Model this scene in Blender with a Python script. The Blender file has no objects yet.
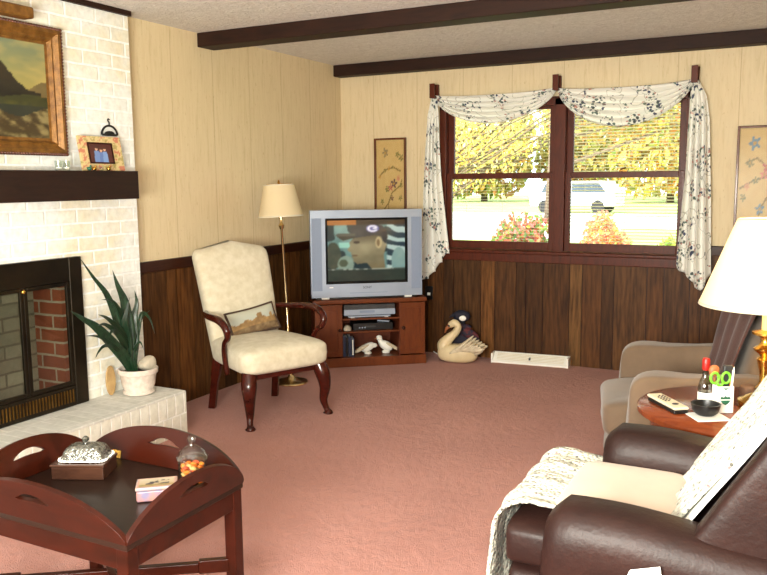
import bpy, bmesh, math, random
from mathutils import Vector, Matrix, Euler
random.seed(7)
PI = math.pi
R = math.radians
SC = bpy.context.scene
COL = SC.collection

# ------------------------------------------------------------------ camera, world, lights
cam_d = bpy.data.cameras.new('camera')
cam_d.sensor_width = 36.0
cam_d.lens = 802.43 / 767 * 36.0
cam_d.clip_start = 0.05
cam_d.clip_end = 400
cam = bpy.data.objects.new('camera', cam_d)
COL.objects.link(cam)
yaw, pit, rol = R(27.360), R(7.576), R(-0.548)
f_ = Vector((-math.sin(yaw) * math.cos(pit), math.cos(yaw) * math.cos(pit), -math.sin(pit)))
r_ = Vector((math.cos(yaw), math.sin(yaw), 0))
u_ = r_.cross(f_)
r2 = math.cos(rol) * r_ + math.sin(rol) * u_
u2 = -math.sin(rol) * r_ + math.cos(rol) * u_
m = Matrix((r2, u2, -f_)).transposed().to_4x4()
m.translation = Vector((3.6006, -6.1807, 1.4594))
cam.matrix_world = m
SC.camera = cam

w = bpy.data.worlds.new('sky')
SC.world = w
w.use_nodes = True
bg = w.node_tree.nodes['Background']
bg.inputs[0].default_value = (0.80, 0.90, 1.0, 1)
bg.inputs[1].default_value = 5.0

sun_d = bpy.data.lights.new('sun', 'SUN')
sun_d.energy = 19.0
sun_d.angle = R(0.6)
sun_d.color = (1, 0.95, 0.86)
sun = bpy.data.objects.new('sun', sun_d)
sun.rotation_euler = (R(48), 0, R(-28))
COL.objects.link(sun)


def area(name, loc, target, sx, sy, power, color):
    d = bpy.data.lights.new(name, 'AREA')
    d.shape = 'RECTANGLE'
    d.size = sx
    d.size_y = sy
    d.energy = power
    d.color = color
    o = bpy.data.objects.new(name, d)
    o.location = loc
    o.rotation_euler = (Vector(target) - Vector(loc)).to_track_quat('-Z', 'Y').to_euler()
    COL.objects.link(o)
    return o


area('ceiling_fill', (2.7, -6.3, 1.25), (1.5, -1.2, 2.44), 1.2, 0.6, 320, (0.98, 0.965, 0.86))  # added fill lamp aimed up to brighten the ceiling, no real source
area('rear_fill', (0.9, -7.3, 1.5), (1.6, 0, 1.3), 0.9, 1.2, 26, (0.98, 0.97, 0.88))  # invented soft fill behind the camera, the rear wall has no window
area('camera_flash', (3.62, -6.12, 1.56), (1.5, -1.0, 1.2), 0.12, 0.06, 55, (1.0, 0.99, 0.92))

SC.view_settings.view_transform = 'Standard'
SC.view_settings.look = 'None'
SC.view_settings.gamma = 1
SC.view_settings.use_curve_mapping = False
SC.view_settings.exposure = -0.40


# ------------------------------------------------------------------ materials
def lin(c):
    def g(x):
        x = x / 255.0
        return x / 12.92 if x <= 0.04045 else ((x + 0.055) / 1.055) ** 2.4
    return (g(c[0]), g(c[1]), g(c[2]), 1.0)


class NT:
    def __init__(self, name):
        self.m = bpy.data.materials.new(name)
        self.m.use_nodes = True
        self.t = self.m.node_tree
        self.b = self.t.nodes['Principled BSDF']
        self._co = None

    def n(self, kind, **kw):
        nd = self.t.nodes.new('ShaderNode' + kind)
        for k, v in kw.items():
            setattr(nd, k, v)
        return nd

    def l(self, a, b):
        self.t.links.new(a, b)

    def co(self, scale=(1, 1, 1), rot=(0, 0, 0)):
        if self._co is None:
            self._co = self.n('TexCoord')
        mp = self.n('Mapping')
        mp.inputs['Scale'].default_value = scale
        mp.inputs['Rotation'].default_value = rot
        self.l(self._co.outputs['Object'], mp.inputs['Vector'])
        return mp.outputs[0]

    def noise(self, vec, scale, detail=3, rough=0.55, dist=0.0):
        nd = self.n('TexNoise')
        nd.inputs['Scale'].default_value = scale
        nd.inputs['Detail'].default_value = detail
        nd.inputs['Roughness'].default_value = rough
        nd.inputs['Distortion'].default_value = dist
        self.l(vec, nd.inputs['Vector'])
        return nd.outputs['Fac']

    def ramp(self, fac, stops, interp='LINEAR'):
        nd = self.n('ValToRGB')
        nd.color_ramp.interpolation = interp
        els = nd.color_ramp.elements
        while len(els) < len(stops):
            els.new(0.5)
        for e, (p, c) in zip(els, stops):
            e.position = p
            e.color = c if len(c) == 4 else lin(c)
        self.l(fac, nd.inputs[0])
        return nd.outputs[0]

    def mix(self, fac, a, b, mode='MIX'):
        nd = self.n('Mix', data_type='RGBA', blend_type=mode)
        for sock, v in ((nd.inputs[0], fac), (nd.inputs[6], a), (nd.inputs[7], b)):
            if hasattr(v, 'is_linked'):
                self.l(v, sock)
            elif isinstance(v, (int, float)):
                sock.default_value = v
            else:
                sock.default_value = v if len(v) == 4 else lin(v)
        return nd.outputs[2]

    def math(self, op, a, b=None, c=None):
        nd = self.n('Math', operation=op)
        for i, v in enumerate((a, b, c)):
            if v is None:
                continue
            if hasattr(v, 'is_linked'):
                self.l(v, nd.inputs[i])
            else:
                nd.inputs[i].default_value = v
        return nd.outputs[0]

    def bump(self, h, strength=0.3, dist=0.01):
        nd = self.n('Bump')
        nd.inputs['Strength'].default_value = strength
        nd.inputs['Distance'].default_value = dist
        self.l(h, nd.inputs['Height'])
        self.l(nd.outputs[0], self.b.inputs['Normal'])

    def base(self, v):
        if hasattr(v, 'is_linked'):
            self.l(v, self.b.inputs['Base Color'])
        else:
            self.b.inputs['Base Color'].default_value = v if len(v) == 4 else lin(v)

    def set(self, **kw):
        names = dict(rough='Roughness', metal='Metallic', coat='Coat Weight', coatr='Coat Roughness', sheen='Sheen Weight',
                     trans='Transmission Weight', ior='IOR', spec='Specular IOR Level', alpha='Alpha', emis='Emission Strength', sss='Subsurface Weight')
        for k, v in kw.items():
            s = self.b.inputs[names[k]]
            if hasattr(v, 'is_linked'):
                self.l(v, s)
            else:
                s.default_value = v


def simple(name, c1, c2=None, scale=8, rough=0.6, stretch=(1, 1, 1), bump=0.0, bscale=60, lo=0.35, hi=0.65, detail=4, **kw):
    t = NT(name)
    if c2 is None:
        c2 = tuple(int(x * 0.88) for x in c1)
    t.base(t.ramp(t.noise(t.co(stretch), scale, detail), [(lo, c1), (hi, c2)]))
    t.set(rough=rough, **kw)
    if bump:
        t.bump(t.noise(t.co(stretch), bscale, 3), bump, 0.01)
    return t.m


def attr_mat(name, rough=0.6, mul=None, emis=0.0, **kw):
    t = NT(name)
    a = t.n('Attribute', attribute_name='Col')
    c = a.outputs['Color']
    if mul:
        c = t.mix(1.0, c, t.ramp(t.noise(t.co(mul[0]), mul[1], 4), [(0.3, mul[2]), (0.7, mul[3])]), 'MULTIPLY')
    t.l(c, t.b.inputs['Base Color'])
    if emis:
        t.l(c, t.b.inputs['Emission Color'])
        t.set(emis=emis)
    t.set(rough=rough, **kw)
    return t.m


M = {}


def mk_wall():
    t = NT('tan_paneling')
    v = t.co((14, 14, 1.2))
    n1 = t.noise(v, 3.2, 5, 0.7, 0.6)
    c = t.ramp(n1, [(0.30, (200, 180, 140)), (0.46, (212, 193, 156)), (0.62, (216, 198, 162)), (0.8, (208, 188, 149))])
    fl = t.noise(t.co((55, 55, 14)), 1.6, 2)
    c = t.mix(t.ramp(fl, [(0.65, (0, 0, 0)), (0.72, (180, 180, 180))]), c, (168, 138, 92))
    # board seams every 0.41 m
    sx = t.n('SeparateXYZ')
    t.l(t.co(), sx.inputs[0])
    s = t.math('ADD', sx.outputs[0], sx.outputs[1])
    fr = t.math('FRACT', t.math('MULTIPLY', t.math('ADD', s, 100.13), 1 / 0.41))
    edge = t.math('LESS_THAN', fr, 0.012)
    c = t.mix(t.math('MULTIPLY', edge, 0.5), c, (150, 118, 72))
    t.base(c)
    t.set(rough=0.62)
    t.bump(n1, 0.18, 0.004)
    return t.m


def mk_ceiling():
    t = NT('stippled_ceiling')
    n1 = t.noise(t.co((1, 1, 1)), 26, 5, 0.65, 1.2)
    t.base(t.ramp(n1, [(0.3, (204, 198, 190)), (0.7, (232, 228, 222))]))
    t.set(rough=0.9)
    t.bump(n1, 0.9, 0.02)
    return t.m


def mk_carpet():
    t = NT('rose_carpet')
    n1 = t.noise(t.co(), 2.0, 3)
    n2 = t.noise(t.co(), 220, 2)
    n3 = t.noise(t.co(), 14, 4, 0.7)
    c = t.ramp(n1, [(0.35, (176, 117, 104)), (0.65, (188, 128, 114))])
    c = t.mix(t.ramp(n3, [(0.38, (0, 0, 0)), (0.62, (110, 110, 110))]), c, (200, 140, 127))
    c = t.mix(t.ramp(n2, [(0.35, (0, 0, 0)), (0.7, (150, 150, 150))]), c, (162, 102, 92))
    t.base(c)
    t.set(rough=1.0, sheen=0.25, spec=0.1)
    t.bump(t.math('ADD', t.math('MULTIPLY', n3, 2.0), n2), 0.8, 0.012)
    return t.m


def mk_brick(name, axis, bw, bh, c1, c2, mortar, msize=0.008, patch=None, rough=0.75, bump=0.7, off=0.5):
    t = NT(name)
    sx = t.n('SeparateXYZ')
    t.l(t.co(), sx.inputs[0])
    cb = t.n('CombineXYZ')
    t.l(sx.outputs['XYZ'.index(axis[0])], cb.inputs[0])
    t.l(sx.outputs['XYZ'.index(axis[1])], cb.inputs[1])
    wob = t.n('Mix', data_type='VECTOR')
    nz = t.n('TexNoise')
    nz.inputs['Scale'].default_value = 9
    t.l(cb.outputs[0], nz.inputs['Vector'])
    add = t.n('VectorMath', operation='MULTIPLY_ADD')
    t.l(nz.outputs['Color'], add.inputs[0])
    add.inputs[1].default_value = (0.008, 0.008, 0)
    t.l(cb.outputs[0], add.inputs[2])
    br = t.n('TexBrick')
    br.offset = off
    t.l(add.outputs[0], br.inputs['Vector'])
    br.inputs['Scale'].default_value = 1
    br.inputs['Brick Width'].default_value = bw
    br.inputs['Row Height'].default_value = bh
    br.inputs['Mortar Size'].default_value = msize
    br.inputs['Mortar Smooth'].default_value = 0.5
    br.inputs['Bias'].default_value = -0.1
    br.inputs['Color1'].default_value = lin(c1)
    br.inputs['Color2'].default_value = lin(c2)
    br.inputs['Mortar'].default_value = lin(mortar)
    c = br.outputs['Color']
    n1 = t.noise(t.co(), 30, 4)
    if patch:
        n2 = t.noise(t.co(), 1.6, 4, 0.7)
        c = t.mix(t.math('MULTIPLY', t.ramp(n2, [(0.46, (0, 0, 0)), (0.62, (255, 255, 255))]), t.math('SUBTRACT', 1.0, br.outputs['Fac'])), c, patch)
    c = t.mix(0.25, c, t.ramp(n1, [(0.3, (170, 168, 160)), (0.6, (255, 255, 255))]), 'MULTIPLY')
    t.base(c)
    t.set(rough=rough)
    h = t.math('ADD', t.math('MULTIPLY', br.outputs['Fac'], -1.0), t.math('MULTIPLY', n1, 0.5))
    t.bump(h, bump * 0.6, 0.008)
    return t.m


def mk_wood(name, c1, c2, rough=0.3, stretch=(1.5, 14, 14), scale=3, coat=0.0, c3=None):
    t = NT(name)
    n1 = t.noise(t.co(stretch), scale, 6, 0.65, 0.8)
    stops = [(0.3, c1), (0.55, c2)]
    if c3:
        stops.append((0.75, c3))
    t.base(t.ramp(n1, stops))
    t.set(rough=rough, coat=coat, coatr=0.12, spec=0.22)
    t.bump(n1, 0.08, 0.003)
    return t.m


def mk_floral(name, base, scale=9.0, thr=0.34, through=0.25):
    t = NT(name)
    v = t.co()
    wn = t.n('TexNoise')
    wn.inputs['Scale'].default_value = 40
    t.l(v, wn.inputs['Vector'])
    va = t.n('VectorMath', operation='MULTIPLY_ADD')
    t.l(wn.outputs['Color'], va.inputs[0])
    va.inputs[1].default_value = (0.030, 0.03, 0.03)
    t.l(v, va.inputs[2])
    vo = t.n('TexVoronoi')
    vo.inputs['Scale'].default_value = scale * 4.6
    t.l(va.outputs[0], vo.inputs['Vector'])
    clus = t.n('TexVoronoi')
    clus.inputs['Scale'].default_value = scale
    t.l(va.outputs[0], clus.inputs['Vector'])
    m1 = t.math('LESS_THAN', vo.outputs['Distance'], thr)
    m2 = t.math('LESS_THAN', clus.outputs['Distance'], 0.47)
    mask = t.math('MULTIPLY', m1, m2)
    sep = t.n('SeparateColor')
    t.l(vo.outputs['Color'], sep.inputs[0])
    pal = t.ramp(sep.outputs[0], [(0.0, (72, 80, 106)), (0.34, (104, 124, 114)), (0.62, (84, 96, 94)), (0.80, (198, 146, 134)), (0.90, (222, 190, 180))], 'CONSTANT')
    nv = t.noise(v, scale * 0.8, 1)
    vine = t.math('LESS_THAN', t.math('ABSOLUTE', t.math('SUBTRACT', nv, 0.5)), 0.0065)
    c = t.mix(t.math('MULTIPLY', vine, 0.6), base, (150, 150, 134))
    c = t.mix(mask, c, pal)
    t.base(c)
    t.set(rough=0.85, sheen=0.1)
    if through:
        tr = t.n('BsdfTranslucent')
        t.l(c, tr.inputs[0])
        ms = t.n('MixShader')
        ms.inputs[0].default_value = through
        out = t.t.nodes['Material Output']
        t.l(t.b.outputs[0], ms.inputs[1])
        t.l(tr.outputs[0], ms.inputs[2])
        t.l(ms.outputs[0], out.inputs[0])
    return t.m


def mk_glass(name, tint=(255, 255, 255), gloss=0.08, rough=0.02):
    t = NT(name)
    tr = t.n('BsdfTransparent')
    tr.inputs[0].default_value = lin(tint)
    gl = t.n('BsdfGlossy')
    gl.inputs['Roughness'].default_value = rough
    fr = t.n('LayerWeight')
    fr.inputs[0].default_value = 0.5
    ms = t.n('MixShader')
    t.l(t.math('ADD', t.math('MULTIPLY', t.math('POWER', fr.outputs['Facing'], 3.0), 0.6), gloss * 0.2), ms.inputs[0])
    t.l(tr.outputs[0], ms.inputs[1])
    t.l(gl.outputs[0], ms.inputs[2])
    t.l(ms.outputs[0], t.t.nodes['Material Output'].inputs[0])
    return t.m


def mk_afghan():
    t = NT('crocheted_wool')
    v = t.co()
    vo = t.n('TexVoronoi')
    vo.inputs['Scale'].default_value = 60
    t.l(v, vo.inputs['Vector'])
    n1 = t.noise(v, 30, 3)
    c = t.ramp(n1, [(0.3, (176, 176, 158)), (0.6, (204, 203, 186))])
    sp = t.n('SeparateColor')
    t.l(vo.outputs['Color'], sp.inputs[0])
    hole = t.math('MULTIPLY', t.math('LESS_THAN', vo.outputs['Distance'], 0.30), t.math('GREATER_THAN', sp.outputs[0], 0.5))
    pal = t.ramp(sp.outputs[1], [(0.0, (84, 80, 72)), (0.4, (116, 118, 92)), (0.7, (136, 112, 112))], 'CONSTANT')
    c = t.mix(hole, c, pal)
    t.base(c)
    t.set(rough=0.95, sheen=0.3)
    vb = t.n('TexVoronoi')
    vb.inputs['Scale'].default_value = 70
    t.l(v, vb.inputs['Vector'])
    t.bump(t.math('MULTIPLY', vb.outputs['Distance'], -1.0), 1.0, 0.012)
    return t.m


def mk_shade(name, col, emis, ecol, trans=0.45):
    t = NT(name)
    t.base(col)
    t.set(rough=0.8)
    tr = t.n('BsdfTranslucent')
    tr.inputs[0].default_value = lin(col)
    ms = t.n('MixShader')
    ms.inputs[0].default_value = trans
    t.l(t.b.outputs[0], ms.inputs[1])
    t.l(tr.outputs[0], ms.inputs[2])
    t.l(ms.outputs[0], t.t.nodes['Material Output'].inputs[0])
    if emis:
        t.b.inputs['Emission Color'].default_value = lin(ecol)
        t.set(emis=emis)
    t.bump(t.noise(t.co((1, 1, 1)), 300, 2), 0.1, 0.002)
    return t.m


M['wall'] = mk_wall()
M['ceiling'] = mk_ceiling()
M['carpet'] = mk_carpet()
M['brick'] = mk_brick('painted_brick', 'YZ', 0.21, 0.078, (228, 230, 226), (234, 235, 231), (244, 245, 243), patch=(226, 218, 194))
M['brickx'] = mk_brick('painted_brick_end', 'XZ', 0.21, 0.078, (214, 210, 196), (226, 222, 210), (236, 234, 224))
M['hearth_top'] = mk_brick('hearth_top_brick', 'YX', 0.075, 0.21, (204, 204, 196), (216, 215, 208), (224, 223, 216), msize=0.006, bump=0.3)
M['hearth_front'] = mk_brick('hearth_front_brick', 'YZ', 0.070, 0.125, (222, 221, 208), (231, 230, 219), (245, 245, 240), msize=0.006)
M['redbrick'] = mk_brick('firebox_red_brick', 'XZ', 0.21, 0.075, (170, 92, 66), (146, 74, 56), (196, 184, 168), rough=0.9)
M['sootbrick'] = mk_brick('firebox_pale_brick', 'YZ', 0.21, 0.075, (176, 172, 158), (142, 138, 126), (124, 120, 110), rough=0.9)
M['ash'] = simple('ash_floor', (90, 86, 80), (52, 48, 44), 12, 0.95)
M['plank'] = attr_mat('walnut_plank', 0.5, ((10, 10, 1.0), 5, (150, 140, 128), (255, 252, 250)), spec=0.18)
M['trimdark'] = mk_wood('dark_trim_wood', (38, 16, 8), (52, 24, 13), 0.4, (3, 3, 20))
M['beam'] = mk_wood('dark_beam_wood', (28, 13, 7), (42, 21, 12), 0.6, (1.5, 12, 12))
M['winwood'] = mk_wood('window_reddish_wood', (58, 22, 11), (84, 34, 17), 0.4, (12, 12, 2), 3, 0.05)
M['mantel'] = mk_wood('mantel_dark_wood', (26, 14, 10), (38, 22, 15), 0.6, (12, 1.5, 12))
M['mahog'] = mk_wood('mahogany', (38, 10, 6), (62, 18, 10), 0.2, (2, 8, 8), 3, 0.3)
M['mahogt'] = mk_wood('mahogany_table', (28, 8, 3), (50, 15, 6), 0.28, (1.5, 5, 5), 2.2, 0.05)
M['traytop'] = mk_wood('tray_top', (24, 14, 10), (36, 22, 16), 0.3, (2, 10, 10), 2, 0.1)
M['cherry'] = mk_wood('cherry_wood', (84, 38, 18), (104, 52, 25), 0.35, (10, 10, 2), 3, 0.2)
M['cherryin'] = mk_wood('cherry_wood_inside', (84, 36, 20), (104, 48, 26), 0.5, (4, 4, 6), 3)
M['oak'] = mk_wood('side_table_wood', (100, 42, 20), (124, 58, 28), 0.25, (2, 8, 8), 3, 0.4)
M['fabric'] = simple('cream_damask', (208, 200, 178), (194, 184, 158), 22, 0.85, bump=0.25, bscale=200, sheen=0.1, detail=6)
M['brass'] = simple('brass', (226, 180, 90), (206, 152, 66), 3, 0.24, metal=1.0)
M['palebrass'] = simple('pale_brass', (240, 220, 176), (226, 200, 150), 3, 0.26, metal=1.0)
M['brassdull'] = simple('aged_brass', (150, 112, 54), (104, 74, 36), 10, 0.32, metal=1.0)
M['gilt'] = simple('gilt_frame_wood', (140, 98, 44), (104, 68, 26), 26, 0.42, (1, 1, 1), 0.3, 120, metal=0.35)
M['giltdark'] = simple('dark_gilt_bead', (96, 50, 28), (70, 34, 20), 40, 0.4, metal=0.25)
M['bronze'] = simple('bronze_black_metal', (44, 36, 24), (30, 24, 16), 6, 0.4, metal=0.7)
M['silver'] = simple('silver_plastic', (160, 172, 190), (148, 160, 180), 3, 0.36, metal=0.25)
M['silverdk'] = simple('grey_speaker_mesh', (132, 146, 170), (124, 138, 162), 200, 0.6)
M['black'] = simple('black_plastic', (14, 14, 15), (20, 20, 22), 20, 0.35)
M['darkgrey'] = simple('dark_grey_plastic', (44, 44, 46), (56, 56, 58), 20, 0.45)
M['white'] = simple('white_enamel', (244, 243, 236), (236, 235, 226), 5, 0.4)
M['whitecer'] = simple('white_ceramic', (224, 212, 200), (206, 190, 178), 40, 0.3, bump=0.15, bscale=90, coat=0.3)
M['paper'] = simple('white_paper', (240, 238, 232), (232, 230, 224), 5, 0.8)
M['leather'] = simple('brown_leather', (32, 17, 15), (46, 26, 22), 7, 0.46, bump=0.15, bscale=60, detail=6, lo=0.3, hi=0.7, spec=0.25)
M['taupe'] = simple('taupe_slipcover', (114, 93, 73), (100, 81, 63), 5, 0.9, bump=0.2, bscale=220, sheen=0.25)
M['throw'] = simple('plum_brown_throw', (74, 44, 38), (60, 34, 30), 6, 0.92, bump=0.3, bscale=200, sheen=0.15)
M['peach'] = simple('cream_seat_pad_cloth', (206, 186, 168), (196, 174, 156), 4, 0.85, sheen=0.2)
M['afghan'] = mk_afghan()
M['floral'] = mk_floral('floral_scarf_cloth', (250, 249, 242), 8.0, 0.42)
M['brickglass'] = mk_glass('firedoor_glass', (226, 228, 222), 0.25, 0.06)
M['glass'] = mk_glass('clear_glass', (246, 250, 248), 0.5)
M['picglass'] = mk_glass('picture_glass', (252, 252, 252), 0.03, 0.25)
M['winglass'] = mk_glass('window_glass', (250, 252, 252), 0.0)
M['blind'] = simple('cream_blind_slat', (236, 226, 200), (230, 220, 192), 5, 0.55)
M['leafdark'] = None
M['pic'] = attr_mat('painted_picture', 0.45, coat=0.3)
M['fabricpic'] = attr_mat('woven_picture_cloth', 0.85)
M['screen'] = attr_mat('tv_picture', 0.12, emis=0.42)
M['leaves'] = attr_mat('tree_leaves', 0.7, spec=0.1)
_nt = M['leaves'].node_tree
_tr = _nt.nodes.new('ShaderNodeBsdfTranslucent')
_ms = _nt.nodes.new('ShaderNodeMixShader')
_ms.inputs[0].default_value = 0.5
_at = [x for x in _nt.nodes if x.type == 'ATTRIBUTE'][0]
_nt.links.new(_at.outputs['Color'], _tr.inputs[0])
_nt.links.new(_nt.nodes['Principled BSDF'].outputs[0], _ms.inputs[1])
_nt.links.new(_tr.outputs[0], _ms.inputs[2])
_nt.links.new(_ms.outputs[0], _nt.nodes['Material Output'].inputs[0])
M['bark'] = simple('tree_bark', (118, 100, 80), (86, 70, 56), 12, 0.9)
M['grass'] = simple('lawn_grass', (150, 172, 86), (176, 186, 104), 0.6, 0.95)
M['road'] = simple('pale_concrete', (222, 218, 208), (206, 202, 192), 0.7, 0.9)
M['carpaint'] = simple('white_car_paint', (236, 238, 240), (228, 230, 232), 2, 0.25, coat=0.5)
M['carglass'] = simple('dark_car_glass', (70, 80, 90), (60, 70, 80), 2, 0.1)
M['rubber'] = simple('tyre_rubber', (40, 40, 42), (30, 30, 32), 9, 0.8)
M['navy'] = simple('navy_cloth', (24, 28, 46), (36, 30, 44), 22, 0.8)
M['plaid'] = simple('maroon_cloth', (92, 34, 38), (30, 30, 48), 30, 0.8, lo=0.45, hi=0.55)
M['swan'] = simple('cream_glazed_swan', (222, 204, 166), (206, 186, 146), 8, 0.4, coat=0.2)
M['swanwing'] = simple('pale_swan_wing', (214, 200, 172), (180, 164, 138), 22, 0.5)
M['orangebeak'] = simple('tan_beak', (176, 106, 62), (150, 86, 50), 8, 0.5)
M['lampshade'] = mk_shade('cream_lamp_shade', (244, 232, 200), 0.0, (255, 236, 190), 0.5)
M['litshade'] = mk_shade('lit_lamp_shade', (250, 240, 214), 0.30, (255, 232, 176), 0.5)
M['beige'] = simple('beige_plastic', (214, 204, 180), (204, 194, 168), 5, 0.45)
M['iron'] = simple('black_iron', (18, 17, 17), (28, 26, 26), 20, 0.5, metal=0.3)
M['boxwood'] = mk_wood('small_box_wood', (48, 28, 20), (66, 41, 30), 0.25, (2, 8, 8), 3, 0.3)
M['crystal'] = simple('pressed_silver_glass', (176, 176, 168), (84, 84, 78), 90, 0.14, bump=1.0, bscale=55, metal=0.85)
M['bookblue'] = simple('navy_book_cover', (28, 40, 74), (22, 32, 62), 20, 0.5)
M['lime'] = simple('lime_plastic', (128, 214, 60), (110, 196, 48), 5, 0.35)
M['red'] = simple('red_plastic', (190, 34, 26), (170, 28, 22), 5, 0.35)
M['green'] = simple('green_print', (34, 96, 70), (28, 86, 62), 5, 0.5)
M['stone'] = simple('pale_stone', (196, 186, 166), (170, 160, 142), 20, 0.8, bump=0.3, bscale=40)
M['tanleaf'] = simple('tan_wood_fan', (190, 158, 108), (160, 126, 80), 20, 0.6)


def mk_leafmat():
    t = NT('snake_plant_leaf')
    wv = t.noise(t.co((4, 4, 1)), 22, 3, 0.6, 0.5)
    t.base(t.ramp(wv, [(0.40, (14, 32, 22)), (0.5, (36, 64, 42)), (0.62, (16, 38, 25))]))
    t.set(rough=0.38)
    return t.m


M['leafdark'] = mk_leafmat()
M['leafgreen'] = simple('green_strap_leaf', (18, 48, 26), (12, 34, 20), 14, 0.4)
M['candy'] = attr_mat('candy_pieces', 0.4)


# ------------------------------------------------------------------ mesh tools
class MB:
    def __init__(self):
        self.v = []
        self.f = []
        self.c = []
        self.mat = []
        self.usecol = False

    def add(self, vs, fs, mtx=None, col=None, mi=0):
        o = len(self.v)
        for p in vs:
            p = Vector(p)
            if mtx is not None:
                p = mtx @ p
            self.v.append(p)
            self.c.append(col if col is not None else (1, 1, 1, 1))
        if col is not None:
            self.usecol = True
        for f in fs:
            self.f.append([o + i for i in f])
            self.mat.append(mi)
        return self

    def box(self, x0, x1, y0, y1, z0, z1, mtx=None, col=None, mi=0):
        vs = [(x, y, z) for z in (z0, z1) for y in (y0, y1) for x in (x0, x1)]
        fs = [(0, 2, 3, 1), (4, 5, 7, 6), (0, 1, 5, 4), (2, 6, 7, 3), (0, 4, 6, 2), (1, 3, 7, 5)]
        return self.add(vs, fs, mtx, col, mi)

    def loft(self, rings, cap=True, closed=True, mtx=None, col=None):
        n = len(rings[0])
        vs = [p for r in rings for p in r]
        fs = []
        for i in range(len(rings) - 1):
            for j in range(n if closed else n - 1):
                k = (j + 1) % n
                fs.append((i * n + j, i * n + k, (i + 1) * n + k, (i + 1) * n + j))
        if cap and closed:
            fs.append(tuple(range(n - 1, -1, -1)))
            fs.append(tuple((len(rings) - 1) * n + j for j in range(n)))
        return self.add(vs, fs, mtx, col)

    def lathe(self, prof, c=(0, 0, 0), n=32, mtx=None, cap=True, col=None):
        rings = [[(c[0] + r * math.cos(2 * PI * k / n), c[1] + r * math.sin(2 * PI * k / n), c[2] + z) for k in range(n)] for r, z in prof]
        return self.loft(rings, cap, True, mtx, col)

    def sup(self, c, s, e1=0.5, e2=0.5, nu=28, nv=16, mtx=None, col=None, fn=None):
        def pw(x, e):
            return math.copysign(abs(x) ** e, x)
        rings = []
        for i in range(nv + 1):
            ph = -PI / 2 + PI * i / nv
            ph = max(-PI / 2 + 1e-3, min(PI / 2 - 1e-3, ph))
            r = []
            for j in range(nu):
                th = 2 * PI * j / nu
                p = Vector((s[0] * pw(math.cos(ph), e1) * pw(math.cos(th), e2), s[1] * pw(math.cos(ph), e1) * pw(math.sin(th), e2), s[2] * pw(math.sin(ph), e1)))
                if fn:
                    p = fn(p)
                r.append((c[0] + p.x, c[1] + p.y, c[2] + p.z))
            rings.append(r)
        return self.loft(rings, True, True, mtx, col)

    def tube(self, pts, rad, n=12, mtx=None, col=None, cap=True, flat=None):
        pts = [Vector(p) for p in pts]
        if not hasattr(rad, '__len__'):
            rad = [rad] * len(pts)
        rings = []
        up = None
        for i, p in enumerate(pts):
            a = pts[max(i - 1, 0)]
            b = pts[min(i + 1, len(pts) - 1)]
            t = (b - a).normalized()
            if up is None:
                up = Vector((0, 0, 1)) if abs(t.z) < 0.9 else Vector((1, 0, 0))
            s = t.cross(up).normalized()
            up = s.cross(t).normalized()
            fl = flat if flat else 1.0
            rings.append([tuple(p + rad[i] * (math.cos(2 * PI * k / n) * s + fl * math.sin(2 * PI * k / n) * up)) for k in range(n)])
        return self.loft(rings, cap, True, mtx, col)

    def prism(self, poly, z0, z1, mtx=None, col=None):
        n = len(poly)
        vs = [(x, y, z0) for x, y in poly] + [(x, y, z1) for x, y in poly]
        fs = [tuple(range(n - 1, -1, -1)), tuple(range(n, 2 * n))] + [(i, (i + 1) % n, n + (i + 1) % n, n + i) for i in range(n)]
        return self.add(vs, fs, mtx, col)

    def grid(self, fn, nu, nv, mtx=None, col=None):
        vs = [fn(i / nu, j / nv) for j in range(nv + 1) for i in range(nu + 1)]
        fs = [(j * (nu + 1) + i, j * (nu + 1) + i + 1, (j + 1) * (nu + 1) + i + 1, (j + 1) * (nu + 1) + i) for j in range(nv) for i in range(nu)]
        return self.add(vs, fs, mtx, col)

    def build(self, name, mat, parent=None, bevel=0, smooth=None, solid=0, sub=0, seg=3, merge=False, fixn=True, soff=0):
        me = bpy.data.meshes.new(name)
        me.from_pydata([tuple(p) for p in self.v], [], self.f)
        if merge or fixn:
            bm = bmesh.new()
            bm.from_mesh(me)
            if self.usecol:
                pass
            elif merge:
                bmesh.ops.remove_doubles(bm, verts=bm.verts, dist=1e-5)
            bmesh.ops.recalc_face_normals(bm, faces=bm.faces)
            bm.to_mesh(me)
            bm.free()
        mats = mat if isinstance(mat, (list, tuple)) else [mat]
        for x in mats:
            me.materials.append(x)
        if len(mats) > 1:
            for p, i in zip(me.polygons, self.mat):
                p.material_index = i
        if self.usecol:
            a = me.color_attributes.new('Col', 'FLOAT_COLOR', 'POINT')
            a.data.foreach_set('color', [x for c in self.c for x in c])
        sm = smooth if smooth is not None else False
        if sm or bevel:
            me.shade_smooth()
        o = bpy.data.objects.new(name, me)
        COL.objects.link(o)
        if parent is not None:
            o.parent = parent
        if solid:
            md = o.modifiers.new('solid', 'SOLIDIFY')
            md.thickness = solid
            md.offset = soff
        if bevel:
            md = o.modifiers.new('bevel', 'BEVEL')
            md.width = bevel
            md.segments = seg
            md.limit_method = 'ANGLE'
            md.angle_limit = R(40)
        if sub:
            md = o.modifiers.new('sub', 'SUBSURF')
            md.levels = sub
            md.render_levels = sub
        if bevel or smooth == 'auto':
            if hasattr(me, 'set_sharp_from_angle') and not bevel:
                me.set_sharp_from_angle(angle=R(42))
            if bevel:
                md = o.modifiers.new('wn', 'WEIGHTED_NORMAL')
                md.keep_sharp = True
        return o


def thing(name, label, cat, loc=(0, 0, 0), rz=0, group=None):
    o = bpy.data.objects.new(name, None)
    o.empty_display_size = 0.1
    COL.objects.link(o)
    o.location = loc
    o.rotation_euler = (0, 0, rz)
    return tag(o, label, cat, group)


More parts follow.
